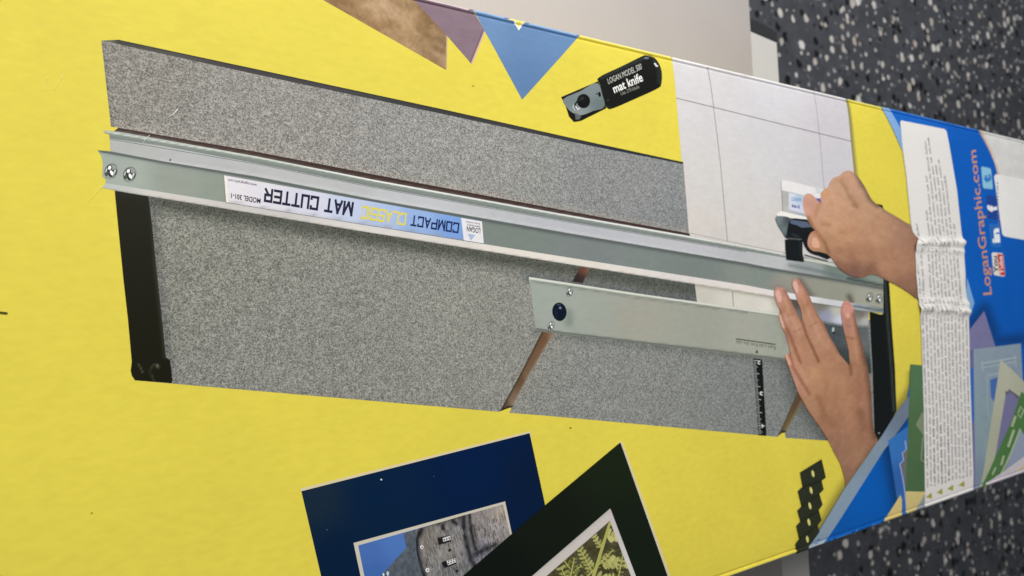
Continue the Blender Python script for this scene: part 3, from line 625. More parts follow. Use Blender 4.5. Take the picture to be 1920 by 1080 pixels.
part('printed_hand', [(cr(H2, n=2), Paint(pts=[(1462, 556, (192, 136, 114)), (1474, 580, (176, 128, 96)), (1485, 610, (184, 138, 104)), (1500, 640, (178, 132, 96)), (1495, 545, (196, 140, 118)), (1508, 570, (176, 126, 92)), (1518, 600, (180, 134, 102)), (1535, 640, (184, 138, 104)), (1550, 670, (178, 130, 94)), (1466, 600, (206, 158, 138)), (1474, 630, (172, 116, 92)), (1486, 655, (190, 142, 108)), (1478, 680, (196, 140, 112)), (1490, 712, (190, 138, 112)),
        (1528, 705, (188, 142, 104)), (1560, 700, (174, 128, 92)), (1590, 700, (174, 128, 94)), (1540, 740, (174, 128, 88)), (1580, 740, (170, 124, 88)), (1610, 720, (160, 114, 82)), (1600, 640, (180, 130, 96)), (1592, 610, (178, 128, 104)), (1589, 580, (204, 140, 122)), (1615, 680, (164, 118, 84)), (1550, 790, (162, 118, 84)), (1590, 790, (172, 126, 92)), (1620, 790, (156, 110, 80)), (1570, 840, (156, 114, 84)), (1600, 850, (162, 120, 86)), (1590, 890, (150, 110, 82)), (1520, 760, (172, 128, 92))],
      strokes=[([(1502, 600), (1512, 630), (1524, 655), (1534, 678)], 2.6, SK, .85), ([(1461, 582), (1469, 606), (1481, 630), (1490, 655), (1500, 680)], 3, (134, 88, 62), .75), ([(1479, 664), (1487, 690), (1502, 715), (1516, 738)], 3, (140, 94, 66), .75), ([(1593, 684), (1595, 702)], 3.5, (120, 78, 56), .6),
        ([(1500, 527), (1517, 556), (1532, 589), (1554, 630), (1574, 665)], 3, (132, 92, 68), .6), ([(1603, 590), (1615, 644), (1625, 690), (1633, 750), (1638, 820)], 6, (104, 74, 56), .75), ([(1470, 545), (1484, 570), (1500, 600)], 2.6, (140, 98, 74), .6), ([(1585, 634), (1600, 636)], 2, (160, 108, 80), .5), ([(1590, 660), (1586, 640)], 2.2, (150, 108, 82), .5),
        ([(1532, 745), (1545, 775), (1560, 800)], 6, (148, 104, 74), .5), ([(1610, 770), (1620, 805)], 6, (136, 98, 70), .5), ([(1498, 742), (1530, 790), (1556, 834)], 4, (176, 124, 92), .5), ([(1522, 696), (1534, 706)], 6, (200, 152, 112), .5), ([(1502, 695), (1512, 712)], 5, (198, 150, 116), .5), ([(1642, 838), (1610, 885), (1590, 915)], 7, (104, 78, 60), .8),
        ([(1477, 592), (1487, 588)], 1.6, (140, 98, 72), .5), ([(1505, 574), (1515, 570)], 1.6, (140, 98, 72), .5), ([(1487, 622), (1500, 617)], 1.8, (146, 102, 74), .55), ([(1517, 612), (1530, 605)], 1.8, (146, 102, 74), .55), ([(1588, 612), (1600, 611)], 1.6, (142, 96, 74), .5), ([(1586, 632), (1604, 634)], 1.6, (132, 88, 66), .6),
        ([(1470, 560), (1480, 590), (1496, 625)], 3, (204, 160, 128), .5), ([(1500, 545), (1516, 590), (1540, 640)], 3, (206, 160, 126), .45), ([(1594, 590), (1602, 640), (1608, 680)], 3, (200, 150, 118), .45), ([(1540, 700), (1580, 720), (1590, 770)], 12, (190, 142, 106), .4),
        ([(1473, 666), (1480, 682)], 3, (236, 184, 164), .8), ([(1461, 592), (1468, 612)], 3, (232, 190, 172), .8)], mottle=[(5, 8, 16, 20, 33), (4, 4, 3, 0, 36)], cell=2.6, shift=(3, 3, 10))),
    (cr([(1455, 545), (1459, 544), (1463, 552), (1465, 562), (1461, 567), (1456, 560), (1453, 551)], n=3), Paint((222, 176, 160), cell=3)),
    (cr([(1487, 528), (1491, 527), (1495, 536), (1496, 546), (1492, 549), (1488, 541), (1486, 534)], n=3), Paint((224, 180, 164), cell=3)),
    (cr([(1582, 572), (1588, 572), (1592, 582), (1592, 594), (1587, 597), (1583, 590), (1580, 580)], n=3), Paint((208, 148, 134), strokes=[([(1588, 590), (1590, 594)], 3, (232, 184, 166), .8)], cell=3))],
    parent=BD, label='printed hand pressing the rail with spread fingers')

# --- framed-mat pictures at the lower edge
TOP_AFTER_HANDS = LAYER_BASE[0]; LAYER_BASE[0] = 3e-5
NV = part('printed_navy_mat', [([(562, 916), (567, 915), (992, 808.5), (995, 812), (996, 820), (568, 928)], (222, 208, 168)),
      ([(565, 921), (993, 812), (1022, 946), (1060, 1120), (1040, 1180), (625, 1180), (602, 1080)], Paint(pts=[(590, 930, (24, 42, 60)), (700, 930, (5, 33, 64)), (900, 880, (3, 30, 70)), (640, 1050, (6, 31, 60)), (980, 900, (6, 28, 60))], cell=16)),
      ([(662.7, 1018), (947, 940), (959, 998), (1000, 1180), (697, 1180), (676, 1080)], (206, 200, 184)),
      ([(671.5, 1022.7), (943, 945.8), (956, 1000), (990, 1180), (702, 1180), (683, 1080)], Paint(pts=[(690, 1040, (74, 112, 182)), (740, 1020, (82, 122, 192)), (700, 1070, (66, 106, 176))], cell=12))], M_GLOSS)
rs = random.Random(3); stones = []
for k in range(300):
    u_, v_ = rs.random(), rs.random(); bx = 796 + u_ * 150; by = 1000 - .27 * (bx - 796) + v_ * 90
    if 866 < bx < 894 or bx > 950 + .2 * (by - 950) or by < 988 - .272 * (bx - 796): continue
    ln, wd = rs.uniform(4, 11), rs.uniform(.6, 1.2); dx = .22 * ln; g = rs.choice([84, 100, 116, 148, 162]) + rs.randint(-8, 8); wrm = rs.choice([0, 0, 10, 22])
    stones.append(([(bx, by), (bx + wd, by), (bx + wd + dx, by + ln), (bx + dx, by + ln)], (g + wrm, g + wrm * .3, g - wrm * .3 + 2)))
TW = part('printed_stone_tower', [
      ([(756, 1000), (775, 994), (792, 990), (800, 1080), (812, 1150), (690, 1150), (716, 1077), (730, 1062), (762, 1027)], Paint((86, 94, 104), mottle=[(14, 4, 7, 10, 41), (9, 2.2, 3, 0, 42)], cell=3)),
      ([(779, 993), (870, 966), (943, 946), (956, 1000), (975, 1080), (990, 1150), (800, 1150), (790, 1080), (780, 1030)],
        Paint(pts=[(800, 1010, (128, 122, 116)), (840, 1040, (140, 136, 132)), (860, 990, (132, 130, 130)), (900, 970, (142, 134, 132)), (925, 990, (150, 144, 146)), (940, 965, (160, 150, 140)), (850, 1070, (120, 122, 124)), (900, 1040, (128, 128, 140))],
          strokes=[([(790, 992), (781, 1012), (783, 1040), (795, 1080)], 4.5, (34, 38, 44), .95), ([(868, 968), (871, 1000), (880, 1040), (890, 1062)], 5, (36, 38, 42), .9), ([(880, 965), (884, 1000), (892, 1030)], 3, (28, 28, 30), .95), ([(876, 972), (879, 1005)], 1.8, (120, 118, 116), .6), ([(888, 985), (893, 1010), (889, 1030)], 2.4, (60, 56, 54), .8),
            ([(800, 984), (868, 966)], 6, (58, 56, 54), .7), ([(830, 984), (831, 992)], 3.5, (26, 26, 28), .9), ([(848, 977), (856, 982)], 3.5, (26, 28, 32), .9), ([(890, 1040), (930, 1020)], 6, (40, 42, 44), .85)],
          mottle=[(22, 2.6, 9, -14, 43), (13, 2, 3, 0, 44)], cell=2.2)),
      ] + stones + [
      ([(820, 1008), (843, 1003), (845, 1014), (822, 1021)], (30, 30, 32)), ([(829, 1008.5), (843, 1004), (844, 1011.5), (830, 1015.5)], (214, 214, 212)),
      ([(827, 1054), (852, 1044), (855, 1056), (833, 1064)], (28, 28, 32)), ([(836, 1051), (852, 1045.5), (854, 1054), (839, 1059.5)], (214, 214, 214)),
      ] + [(ell(832 + 4.6 * k, 1011.8 - 1.5 * k, 1.25, 1.7), (34, 34, 36)) for k in range(3)]
        + [(ell(840 + 4.8 * k, 1051.6 - 1.7 * k + 4.4 * j, 1.25, 1.35), (34, 34, 36)) for k in range(3) for j in range(2)]
        + [(ell(842.5, 1031, 2.6, 2.6), (34, 34, 36)), (ell(790, 1025.5, 3.3, 3.8), (230, 230, 228)), (ell(790.5, 1026, 1.3, 1.6), (60, 60, 60)), (ell(800.5, 1068.5, 3.8, 4.2), (232, 232, 232)), (ell(801, 1068.5, 1.3, 1.6), (60, 60, 60)),
           (ell(856, 1070, 2.8, 2.6), (40, 42, 42)), (ell(718, 1077, 1.8, 3), (225, 228, 235)), (ell(726, 1075, 2.5, 4.5), (190, 205, 225))], parent=NV, step=1.5e-6)
GM = part('printed_green_mat', [([(1158, 832), (1162.5, 827), (1166, 829), (1256, 1080), (1290, 1180), (1284, 1180), (1250, 1080)], (218, 208, 176)),
      ([(1162, 829), (1251, 1080), (1284, 1180), (740, 1180), (800, 1135), (866, 1080), (1022, 946)], Paint(pts=[(1150, 870, (26, 34, 20)), (1000, 1000, (20, 26, 18)), (1200, 1020, (20, 30, 20)), (950, 1060, (16, 22, 18))], cell=24)),
      ([(1143, 953), (1191, 1080), (1229, 1180), (880, 1180), (996, 1080)], Paint(pts=[(1138, 962, (206, 198, 194)), (1060, 1030, (206, 200, 194)), (1185, 1075, (214, 212, 208))], strokes=[([(1143, 953), (996, 1080)], 3, (168, 168, 158), .5)], cell=7)),
      ([(1142, 976.5), (1182, 1080), (1220, 1180), (920, 1180), (1023, 1080)], Paint((74, 72, 48), mottle=[(16, 6, 6, 0, 51)], cell=5))], M_GLOSS)
# fern picture
TRI = [(1142, 977.5), (1181.3, 1080), (1219, 1178), (924, 1178), (1024, 1080)]
def clip(poly, clipper):
    area_ = sum(clipper[i][0] * clipper[(i + 1) % len(clipper)][1] - clipper[(i + 1) % len(clipper)][0] * clipper[i][1] for i in range(len(clipper)))
    s = 1 if area_ > 0 else -1; out = poly
    for i in range(len(clipper)):
        a, b = clipper[i], clipper[(i + 1) % len(clipper)]; inp, out = out, []
        sd = lambda p: s * ((b[0] - a[0]) * (p[1] - a[1]) - (b[1] - a[1]) * (p[0] - a[0]))
        for k in range(len(inp)):
            p, q = inp[k], inp[(k + 1) % len(inp)]; dp, dq = sd(p), sd(q)
            if dp >= 0: out.append(p)
            if dp * dq < 0: t = dp / (dp - dq); out.append((p[0] + (q[0] - p[0]) * t, p[1] + (q[1] - p[1]) * t))
        if len(out) < 3: return []
    return out
fern = []
def leafl(x, y, ang, ln, wd, colr):
    a = math.radians(ang); d = (math.cos(a), math.sin(a)); n = (-d[1], d[0])
    P = []
    for t, w_ in ((0, .55), (.25, .9), (.55, 1), (.85, .75), (1, .25)): P.append((x + d[0] * ln * t + n[0] * wd * w_, y + d[1] * ln * t + n[1] * wd * w_))
    for t, w_ in ((1, .25), (.85, .75), (.55, 1), (.25, .9), (0, .55)): P.append((x + d[0] * ln * t - n[0] * wd * w_, y + d[1] * ln * t - n[1] * wd * w_))
    q = clip(P, TRI)
    if q: fern.append((q, Paint(colr, strokes=[([(x, y), (x + d[0] * ln, y + d[1] * ln)], wd * .5, tuple(min(255, c + 22) for c in colr), .7)], cell=2.4)))
def frond(x0, y0, x1, y1, n, ln, wd, base):
    L_ = math.hypot(x1 - x0, y1 - y0); a = math.degrees(math.atan2(y1 - y0, x1 - x0))
    for k in range(n):
        t = (k + .6) / n; s = 1 - .35 * t
        for sg in (1, -1):
            j = random.uniform(-10, 10); v = random.randint(-18, 16); colr = tuple(max(0, c + v) for c in base)
            leafl(x0 + (x1 - x0) * t, y0 + (y1 - y0) * t, a + sg * 62 + j, ln * s * random.uniform(.85, 1.1), wd * 1.22, colr)
    q = clip(line([(x0, y0), (x1, y1)], 2.6, 1.6), TRI)
    if q: fern.append((q, (186, 184, 108)))
G1, G2 = (156, 156, 90), (176, 174, 104)
frond(1150, 1120, 1170, 1020, 12, 10, 1.7, (104, 106, 58)); frond(1060, 1120, 1075, 1045, 10, 10, 1.7, (100, 102, 54)); frond(1090, 1090, 1148, 1030, 10, 9, 1.6, (110, 110, 60)); frond(1030, 1100, 1090, 1060, 9, 10, 1.8, (112, 116, 62))
frond(1102, 1110, 1040, 1030, 9, 15, 2.6, (122, 124, 62)); frond(1085, 1140, 1050, 1062, 8, 14, 2.4, G1)
frond(1112, 1076, 1086, 1030, 7, 13, 2.3, G1); frond(1127, 1028, 1112, 1004, 4, 10, 2.0, G1)
frond(1124, 1050, 1172, 1056, 8, 17, 2.9, G2); frond(1134, 1004, 1160, 1005, 4, 15, 2.6, G2); frond(1112, 1085, 1190, 1100, 9, 17, 3, G1)
frond(1095, 1130, 1000, 1100, 9, 17, 3, G1); frond(1100, 1140, 1210, 1150, 9, 17, 3, G1)
frond(1150, 1120, 1170, 1020, 12, 10, 1.7, (104, 106, 58)); frond(1060, 1120, 1075, 1045, 10, 10, 1.7, (100, 102, 54)); frond(1090, 1090, 1148, 1030, 10, 9, 1.6, (110, 110, 60)); frond(1108, 1090, 1150, 1078, 6, 9, 1.6, (168, 168, 96))
q = clip(line([(1142, 978), (1129, 1020), (1117, 1060), (1104, 1100), (1085, 1178)], 5.0, 7.5), TRI); fern.append((q, (178, 178, 96)))
part('printed_fern', fern, parent=GM, step=1e-6)

# --- stack of black clips
k_ = 1 / 4.908
Q_ = lambda L: [(1460 + x * k_, 840 + y * k_) for x, y in L]
cl = Q_([(190, 220), (385, 100), (425, 270), (385, 300), (405, 380), (365, 420), (395, 520), (360, 570), (385, 665), (350, 710), (370, 770), (270, 915), (225, 1000), (190, 1000), (175, 955), (150, 880), (185, 830), (155, 710), (195, 670), (165, 570), (205, 530), (170, 390), (215, 350)])
part('printed_offset_plates', [(cl, Paint((46, 50, 36), strokes=[(Q_(l), 1.3, (24, 28, 18), .8) for l in ([(215, 355), (385, 300)], [(205, 530), (365, 425)], [(195, 672), (360, 572)], [(185, 832), (350, 712)])], cell=4))]
     + [(ell(1460 + x * k_, 840 + y * k_, 2.5, 6.6, -12, 12), (222, 214, 130)) for x, y in ((305, 235), (288, 388), (277, 530), (268, 680), (258, 838))])

# --- blue banner end of the carton
LAYER_BASE[0] = TOP_AFTER_HANDS
BLUE = (0, 92, 184)
E_B = to_px(np.array([[U1 - .001, V1 + .02]]))[0]; E_b = to_px(np.array([[U1 - .001, V0 - .02]]))[0]
PR = part('printed_blue_banner', [
      ([(1654, 185), (1654, 202), (1674, 244), (1691.6, 284), (1735, 284), (1700, 180)], (132, 172, 222)),
      ([(1664, 190), (1670, 207), (1688, 241), (1693, 290), (1722, 300), (1735, 420), (1740, 560), (1742, 690), (1708, 700), (1700, 748), (1655, 822), (1580, 935), (1528, 1020), (1520, 1052), tuple(E_b), tuple(E_B)],
        Paint(pts=[(1700, 220, (20, 100, 196)), (1800, 300, (6, 92, 188)), (1840, 560, (4, 94, 190)), (1620, 930, (4, 94, 186)), (1560, 990, (8, 90, 176)), (1900, 560, (0, 90, 186))],
           strokes=[([(1664, 835), (1684, 940), (1690, 975)], 16, (8, 52, 104), .8), ([(1664, 827), (1702, 780)], 9, (14, 50, 92), .7), ([(1817, 612), (1846, 578), (1868, 640), (1915, 636)], 12, (6, 58, 120), .8)], cell=8)),
      ([(1500, 1056), (1517, 1026), (1582, 917), (1633, 844), (1653, 816), (1666, 795), (1687, 762), (1706, 740), (1706, 776), (1666, 832), (1657, 843), (1600, 933), (1547, 1017), (1535, 1050)],
        Paint(pts=[(1525, 1010, (138, 158, 176)), (1580, 930, (138, 158, 178)), (1640, 850, (132, 152, 170)), (1690, 775, (112, 126, 146))], cell=8)),
      (line([(1514, 1028), (1581, 918), (1632, 845)], 1.4), (110, 112, 92)),
      ([(1812, 520), (1818, 540), (1826, 568), (1818, 592), (1810, 590)], (126, 170, 216))])
part('printed_grey_paper', [([(1832, 225), (1835, 244), (1852.7, 280), (1864, 306), (1870, 330), (1930, 342), tuple(to_px(np.array([[U1 - .0012, V1 - .09]]))[0]), tuple(E_B)],
      Paint((216, 216, 214), strokes=[([(1834, 240), (1853, 281), (1870, 330)], 3.0, (196, 140, 90), .8)], mottle=[(6, 10, 8, 30, 61)], cell=5))])
lettering('lettering', [('LoganGraphic.com', (1858.5, 552), (1828.5, 281), (1843, 553.5), (1815.5, 283.5), (208, 148, 102), .008)], PR)
def rsq(pts, colr, extra=()):
    c = np.mean(np.array(pts), 0)
    P = []
    for i, p in enumerate(pts):
        p = np.array(p); a = np.array(pts[i - 1]); b = np.array(pts[(i + 1) % len(pts)])
        P += [tuple(p + (a - p) * .12), tuple(p + (a - p) * .03 + (b - p) * .03), tuple(p + (b - p) * .12)]
    return (P, colr)
i1 = part('bird_icon', [rsq([(1838.5, 312), (1857, 316), (1861, 355), (1842, 353)], (140, 196, 222)),
      ], parent=PR)
lettering('lettering', [('t', (1857, 343), (1855.5, 327), (1843, 343.5), (1842, 328.5), (50, 124, 196), .06)], i1)
i2 = part('social_icon', [rsq([(1848, 366), (1866, 368), (1871, 413), (1852, 411)], (34, 70, 150))], parent=PR, label='dark blue square with a white letter f')
lettering('lettering', [('f', (1868, 396), (1867, 383), (1852, 398), (1851, 385), (235, 238, 245), .05)], i2)
i3 = part('social_icon', [rsq([(1853, 419), (1873, 421), (1877, 464), (1857, 462)], (40, 110, 190))], parent=PR, label='mid blue square with the white letters in')
lettering('lettering', [('in', (1873.5, 455), (1871, 428), (1860.5, 456), (1858.5, 429), (240, 244, 248), .06)], i3)
i4 = part('video_icon', [rsq([(1858, 473), (1880, 475), (1884, 519), (1862, 516)], (226, 222, 218)), ([(1869, 476), (1879.6, 477), (1883.4, 517), (1873, 515.5)], (200, 52, 44))], parent=PR)
lettering('lettering', [('You', (1871, 512), (1868, 480), (1862.5, 512), (1860, 480), (60, 56, 56), .03), ('Tube', (1881, 514), (1878, 480), (1874, 514), (1871, 480), (240, 210, 205), .03)], i4)
part('blank_white_label', [([(1863, 332), (1865, 327.5), (1870, 327), (1990, 349), (1990, 462), (1886, 444), (1881, 442.5), (1878, 438)], (236, 235, 233)),
      ], parent=PR)
part('fine_print', [(line([(1869 + .028 * (k * 6), 342 + k * 6.2), (1869.2 + .028 * (k * 6), 342 + k * 6.2 + random.uniform(3, 5))], 2.0), (120, 116, 120)) for k in range(14)], parent=PR)

# --- mats fanned at the lower right
part('printed_mats_fan', [
      ([(1664, 826), (1700, 800), (1712, 860), (1712, 985), (1690, 985), (1685, 948), (1680, 931)], Paint(pts=[(1680, 840, (56, 118, 190)), (1690, 900, (50, 100, 172)), (1692, 950, (62, 108, 176))], cell=8)),
      (line([(1696, 826), (1698.5, 843), (1690.7, 849), (1693, 863), (1686, 870), (1691, 893), (1694, 911), (1699, 950), (1703, 975)], 2.0), (166, 176, 214)),
      ([(1698.5, 843), (1692, 850), (1694.5, 864), (1688, 871), (1693, 893), (1700, 940), (1710, 940), (1710, 840)], (110, 112, 108)),
      ([(1656, 990), (1658, 976), (1687, 928), (1690, 936), (1692, 990)], (222, 200, 128)), ([(1697, 921), (1740, 921), (1740, 985), (1700, 985), (1699, 950)], (214, 196, 132)),
      ([(1706, 975), (1722, 948), (1734, 925), (1740, 985)], (150, 158, 164)),
      ([(1706, 683), (1740, 686), (1740, 922), (1696.7, 921), (1700, 840)], Paint(pts=[(1715, 700, (84, 120, 84)), (1715, 800, (82, 112, 74)), (1712, 900, (76, 108, 72))], cell=10)),
      ([(1716, 796), (1728, 772), (1740, 790), (1740, 830)], (128, 142, 118)), (line([(1727, 862), (1727, 864), (1740, 866)], 1.2), (160, 176, 150)), (line([(1729, 820), (1726, 862)], 1.2), (160, 176, 150)),
      ([(1817, 618), (1844, 583), (1866, 652), (1866, 760), (1836, 925), (1810, 930)], Paint((124, 122, 164), mottle=[(4, 12, 12, 0, 71)], cell=10)),
      ([(1815, 660), (1823, 655), (1826, 940), (1815, 940)], (104, 108, 150)), ([(1818, 690), (1824, 690), (1825, 790), (1819, 800)], (46, 108, 188)),
      ([(1824.5, 655), (1913, 644), (1918, 740), (1880, 860), (1840, 915), (1828, 930)], Paint(pts=[(1840, 680, (142, 160, 174)), (1900, 660, (138, 156, 172)), (1850, 800, (140, 162, 170)), (1835, 900, (130, 146, 164))], mottle=[(4, 6, 14, 0, 72)], cell=8)),
      (line([(1838, 682), (1905, 670)], 2.6), (170, 184, 192)), (line([(1838, 690), (1903, 678)], 2.0), (168, 182, 190)), (line([(1840, 676), (1842, 696)], 3.0), (158, 174, 184)), (line([(1901, 664), (1904, 688)], 3.0), (158, 174, 184)), (line([(1850, 704), (1880, 698)], 2.6), (166, 180, 190)), (line([(1849, 704), (1851, 780)], 1.6), (160, 176, 184)),
      ([(1855, 712), (1874, 706), (1868, 760), (1857, 745)], (74, 110, 178)),
      ([(1875, 674), (1895, 692), (1940, 736), (1960, 880), (1832, 940), (1838, 912), (1845, 870), (1862, 760)], Paint(pts=[(1880, 700, (186, 188, 168)), (1920, 725, (182, 184, 164)), (1850, 860, (176, 180, 158))], cell=10)),
      ([(1884, 742), (1884, 732), (1889, 735), (1890, 729), (1908, 742), (1930, 760), (1930, 800), (1862, 905), (1850, 908), (1866, 850)], Paint((122, 120, 160), strokes=[([(1884, 738), (1889, 734), (1892, 730), (1908, 743)], 2.4, (64, 76, 62), .85)], cell=5)),
      ([(1914, 734), (1925, 742), (1960, 790), (1960, 870), (1836, 938), (1838, 918), (1868, 850), (1895, 790)], Paint((80, 124, 70), mottle=[(4, 8, 8, 0, 73)], cell=8)),
      (line([(1908, 774), (1913, 762), (1918, 770), (1912, 784), (1907, 776)], 2.4), (176, 192, 160)), (line([(1903, 780), (1896, 800)], 4.5), (176, 188, 152)), (line([(1900, 806), (1889, 838)], 4.5), (176, 190, 152)), (line([(1881, 854), (1876, 872)], 4.0), (172, 186, 150)), (line([(1866, 876), (1860, 890)], 3.5), (168, 182, 150)),
      ([(1912, 804), (1940, 850), (1940, 862), (1880, 890), (1895, 850)], (150, 162, 184)), (line([(1912, 804), (1894, 850), (1876, 890)], 3.0), (176, 190, 156)),
      ([(1960, 830), (1920, 855), (1880, 885), (1850, 905), (1842, 925), (1842, 960), (1960, 910)], Paint((212, 204, 212), mottle=[(3, 8, 8, 0, 74)], cell=8)),
      (line([(1940, 862), (1905, 884)], 3.0), (222, 196, 130))], step=1.5e-6)

# --- warning sticker, creased across the carton
LAYER_BASE[0] += 2e-5
def wr(P):
    x, y = P
    if not (1690 < x < 1835): return 0
    def ridge(y0, amp, s, tilt): return amp * math.exp(-((y - y0 - tilt * (x - 1760)) / s) ** 2)
    fade = 1
    z = ridge(456, .0016, 6.5, -.02) + ridge(470, .0007, 4, .04) + ridge(581, .0016, 6.5, .07) - 0 + ridge(566, .0008, 5, .05) + ridge(574, .0004, 3, -.05)
    z += .0003 * math.exp(-((y - 520) / 50) ** 2)
    z *= 1.15 + .45 * math.sin(x * .17 + y * .09) + .2 * math.sin(x * .43)
    return z * fade
stick = [(1689, 226), (1730, 234), (1770, 242), (1774, 246), (1780, 280), (1793, 356), (1803, 450), (1806, 468), (1808.5, 532), (1811, 560), (1815, 589), (1816.5, 640), (1817.5, 700), (1821, 800), (1824, 890), (1825, 915), (1826, 940),
         (1735, 968), (1734, 944), (1733, 913), (1731, 773), (1727, 640), (1724.5, 590), (1721, 570), (1718.5, 545), (1717, 530), (1715, 490), (1713, 457), (1716, 453), (1721, 448), (1714, 440), (1710, 434), (1707, 422), (1698, 330), (1691.5, 283), (1687, 229)]
STK = part('warning_sticker', [(stick, Paint((230, 227, 224), cell=4))], M_STICK, zfun=lambda P: wr(P), label='white creased sticker full of tiny grey warning text')
# tiny illegible lines of text running up the sticker
words = []
def sx(y, side):
    L_ = [(227, 1687), (283, 1691.5), (422, 1706), (457, 1713), (545, 1718), (590, 1724), (773, 1731), (945, 1734)]
    R_ = [(245, 1774), (356, 1793), (462, 1803), (532, 1808.5), (590, 1815), (700, 1817.5), (905, 1824)]
    T_l = L_ if side == 0 else R_
    return float(np.interp(y, [t[0] for t in T_l], [t[1] for t in T_l]))
tops = [505, 395, 640, 415, 400, 300, 262, 250, 285, 300, 330]
nl = 13
r2 = random.Random(5)
starts = [495, 420, 560, 450, 395, 330, 265, 258, 310, 300, 330, 420, 600]
for k in range(nl):
    fx = (k + .7) / (nl + .35)
    y = starts[k] + 0.0
    endy = 915 - 24 * fx
    while y < endy:
        wl = r2.uniform(8, 30)
        y2 = min(y + wl, endy)
        q = y
        while q < y2 - 1.6:
            ll = r2.uniform(1.5, 2.6); hgt = r2.choice([2.6, 3.0, 3.0, 3.8]); 
            gx = lambda yy, d: sx(yy, 0) + (sx(yy, 1) - sx(yy, 0)) * fx + d
            dk = r2.randint(134, 176)
            if y > 780 and k in (2, 4, 6): dk -= 44
            words.append(([(gx(q, -hgt + 1.3), q), (gx(q, 1.3), q), (gx(q + ll, 1.3), q + ll), (gx(q + ll, -hgt + 1.3), q + ll)], (dk, dk, dk)))
            q += ll + .75
        y = y2 + r2.uniform(2.4, 4.2)
def flat_marks(name, quads, parent, zfun=None, extra=2e-6):
    LAYER_BASE[0] += extra; off = LAYER_BASE[0]; verts, faces, cols = [], [], []
    for Q, colr in quads:
        P = np.array(Q); uv = to_uv(P); b0 = len(verts)
        for i, q in enumerate(uv):
            x, y, z = drape(q[0], q[1], off + (zfun(P[i]) if zfun else 0)); verts.append((x - XC, y - YC, z + BOX_H))
        faces.append(list(range(b0, b0 + len(Q)))); cols.append(np.tile(lin(colr), (len(Q), 1)))
    me = bpy.data.meshes.new(name); me.from_pydata(verts, [], faces); me.update()
    a = me.color_attributes.new('Col', 'FLOAT_COLOR', 'POINT'); c = np.concatenate(cols)
    a.data.foreach_set('color', np.concatenate([c, np.ones((len(c), 1))], 1).astype(np.float32).ravel())
    bm = bmesh.new(); bm.from_mesh(me); bmesh.ops.reverse_faces(bm, faces=[f for f in bm.faces if f.normal.z < 0]); bm.to_mesh(me); bm.free()
    me.materials.append(M_PRINT); o = bpy.data.objects.new(name, me); COL.objects.link(o); o.parent = parent
    return o
LAYER_BASE[0] += 1e-5
flat_marks('fine_print', words, STK, zfun=lambda P: wr(P) * 1.0)
part('warning_symbols', [([(x - 6, y + 3), (x + 5, y - 6), (x + 6, y + 6)], (168, 164, 66)) for x, y in ((1741, 929), (1761, 921), (1781, 914), (1802, 907))], parent=STK)

# --- wear on the carton
LAYER_BASE[0] = TOP_AFTER_HANDS
def scr(pts, wd, colr): return (line(pts, wd, wd * .4), colr)
for mk in [scr([(91, 143), (86, 152), (79, 170)], 1.4, (246, 232, 130)), scr([(118, 140), (110, 155), (103, 168)], 1.4, (246, 234, 140)), scr([(333, 205), (325, 214), (317, 219)], 1.8, (236, 232, 226)),
      scr([(280, 254), (272, 262), (265, 272)], 1.5, (206, 212, 206)), scr([(190, 350), (178, 364), (166, 378)], 1.4, (246, 232, 120)), scr([(237, 228), (232, 238)], 1.2, (200, 190, 170)), (ell(319, 299.5, 1.4, 2), (96, 98, 98)), 
      (ell(887, 161, 1.4, 1), (150, 140, 60)), (ell(1069, 802, 1.6, 1.2), (84, 76, 36)), (ell(172, 961, 1.6, 1.4), (150, 136, 50)), (ell(714, 899, 1.8, 1.6), (214, 218, 224)), (ell(934, 1062, 1.8, 1.6), (214, 218, 214)), (ell(988, 1057, 1.3, 1.2), (110, 118, 108)), (ell(1195, 1010, 1.2, 1.2), (110, 118, 108)), (ell(612, 993, 1.2, 1.2), (90, 104, 124)), (ell(1000, 1052, 1.1, 1.1), (120, 126, 120)), (ell(1214, 1060, 1.3, 1.3), (110, 118, 108)), (ell(812, 893, 1.1, 1.1), (60, 80, 110))]:
    part('scratch' if len(mk[0]) < 12 else 'speck', [mk])
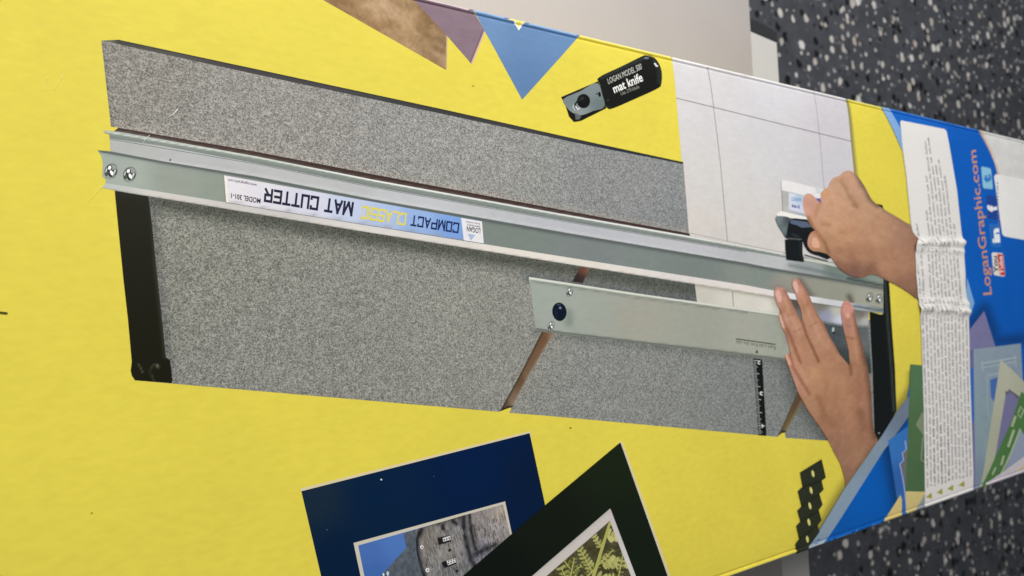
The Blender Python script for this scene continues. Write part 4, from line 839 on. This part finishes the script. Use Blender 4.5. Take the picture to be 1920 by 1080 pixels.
part('registration_mark', [(line([(-14, 584), (14, 587.5)], 3.4), (66, 60, 20))])

# --- rubbed ink and edge highlight, painted as lighter strips on both folds
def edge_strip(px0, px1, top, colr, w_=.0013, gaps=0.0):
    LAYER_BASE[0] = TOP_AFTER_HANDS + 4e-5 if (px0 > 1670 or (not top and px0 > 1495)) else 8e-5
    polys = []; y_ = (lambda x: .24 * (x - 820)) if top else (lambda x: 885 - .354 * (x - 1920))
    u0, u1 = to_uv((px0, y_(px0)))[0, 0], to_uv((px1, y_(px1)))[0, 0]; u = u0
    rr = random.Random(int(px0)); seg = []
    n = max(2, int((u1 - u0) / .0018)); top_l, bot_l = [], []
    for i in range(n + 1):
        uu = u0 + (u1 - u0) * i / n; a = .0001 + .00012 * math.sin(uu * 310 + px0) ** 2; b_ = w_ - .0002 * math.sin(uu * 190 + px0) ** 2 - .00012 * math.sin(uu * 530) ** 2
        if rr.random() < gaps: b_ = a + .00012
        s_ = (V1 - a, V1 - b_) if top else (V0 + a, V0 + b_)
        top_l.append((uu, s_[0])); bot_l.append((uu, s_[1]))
    return part('worn_edge_highlight', [(top_l + bot_l[::-1], colr)], uvmode=True)
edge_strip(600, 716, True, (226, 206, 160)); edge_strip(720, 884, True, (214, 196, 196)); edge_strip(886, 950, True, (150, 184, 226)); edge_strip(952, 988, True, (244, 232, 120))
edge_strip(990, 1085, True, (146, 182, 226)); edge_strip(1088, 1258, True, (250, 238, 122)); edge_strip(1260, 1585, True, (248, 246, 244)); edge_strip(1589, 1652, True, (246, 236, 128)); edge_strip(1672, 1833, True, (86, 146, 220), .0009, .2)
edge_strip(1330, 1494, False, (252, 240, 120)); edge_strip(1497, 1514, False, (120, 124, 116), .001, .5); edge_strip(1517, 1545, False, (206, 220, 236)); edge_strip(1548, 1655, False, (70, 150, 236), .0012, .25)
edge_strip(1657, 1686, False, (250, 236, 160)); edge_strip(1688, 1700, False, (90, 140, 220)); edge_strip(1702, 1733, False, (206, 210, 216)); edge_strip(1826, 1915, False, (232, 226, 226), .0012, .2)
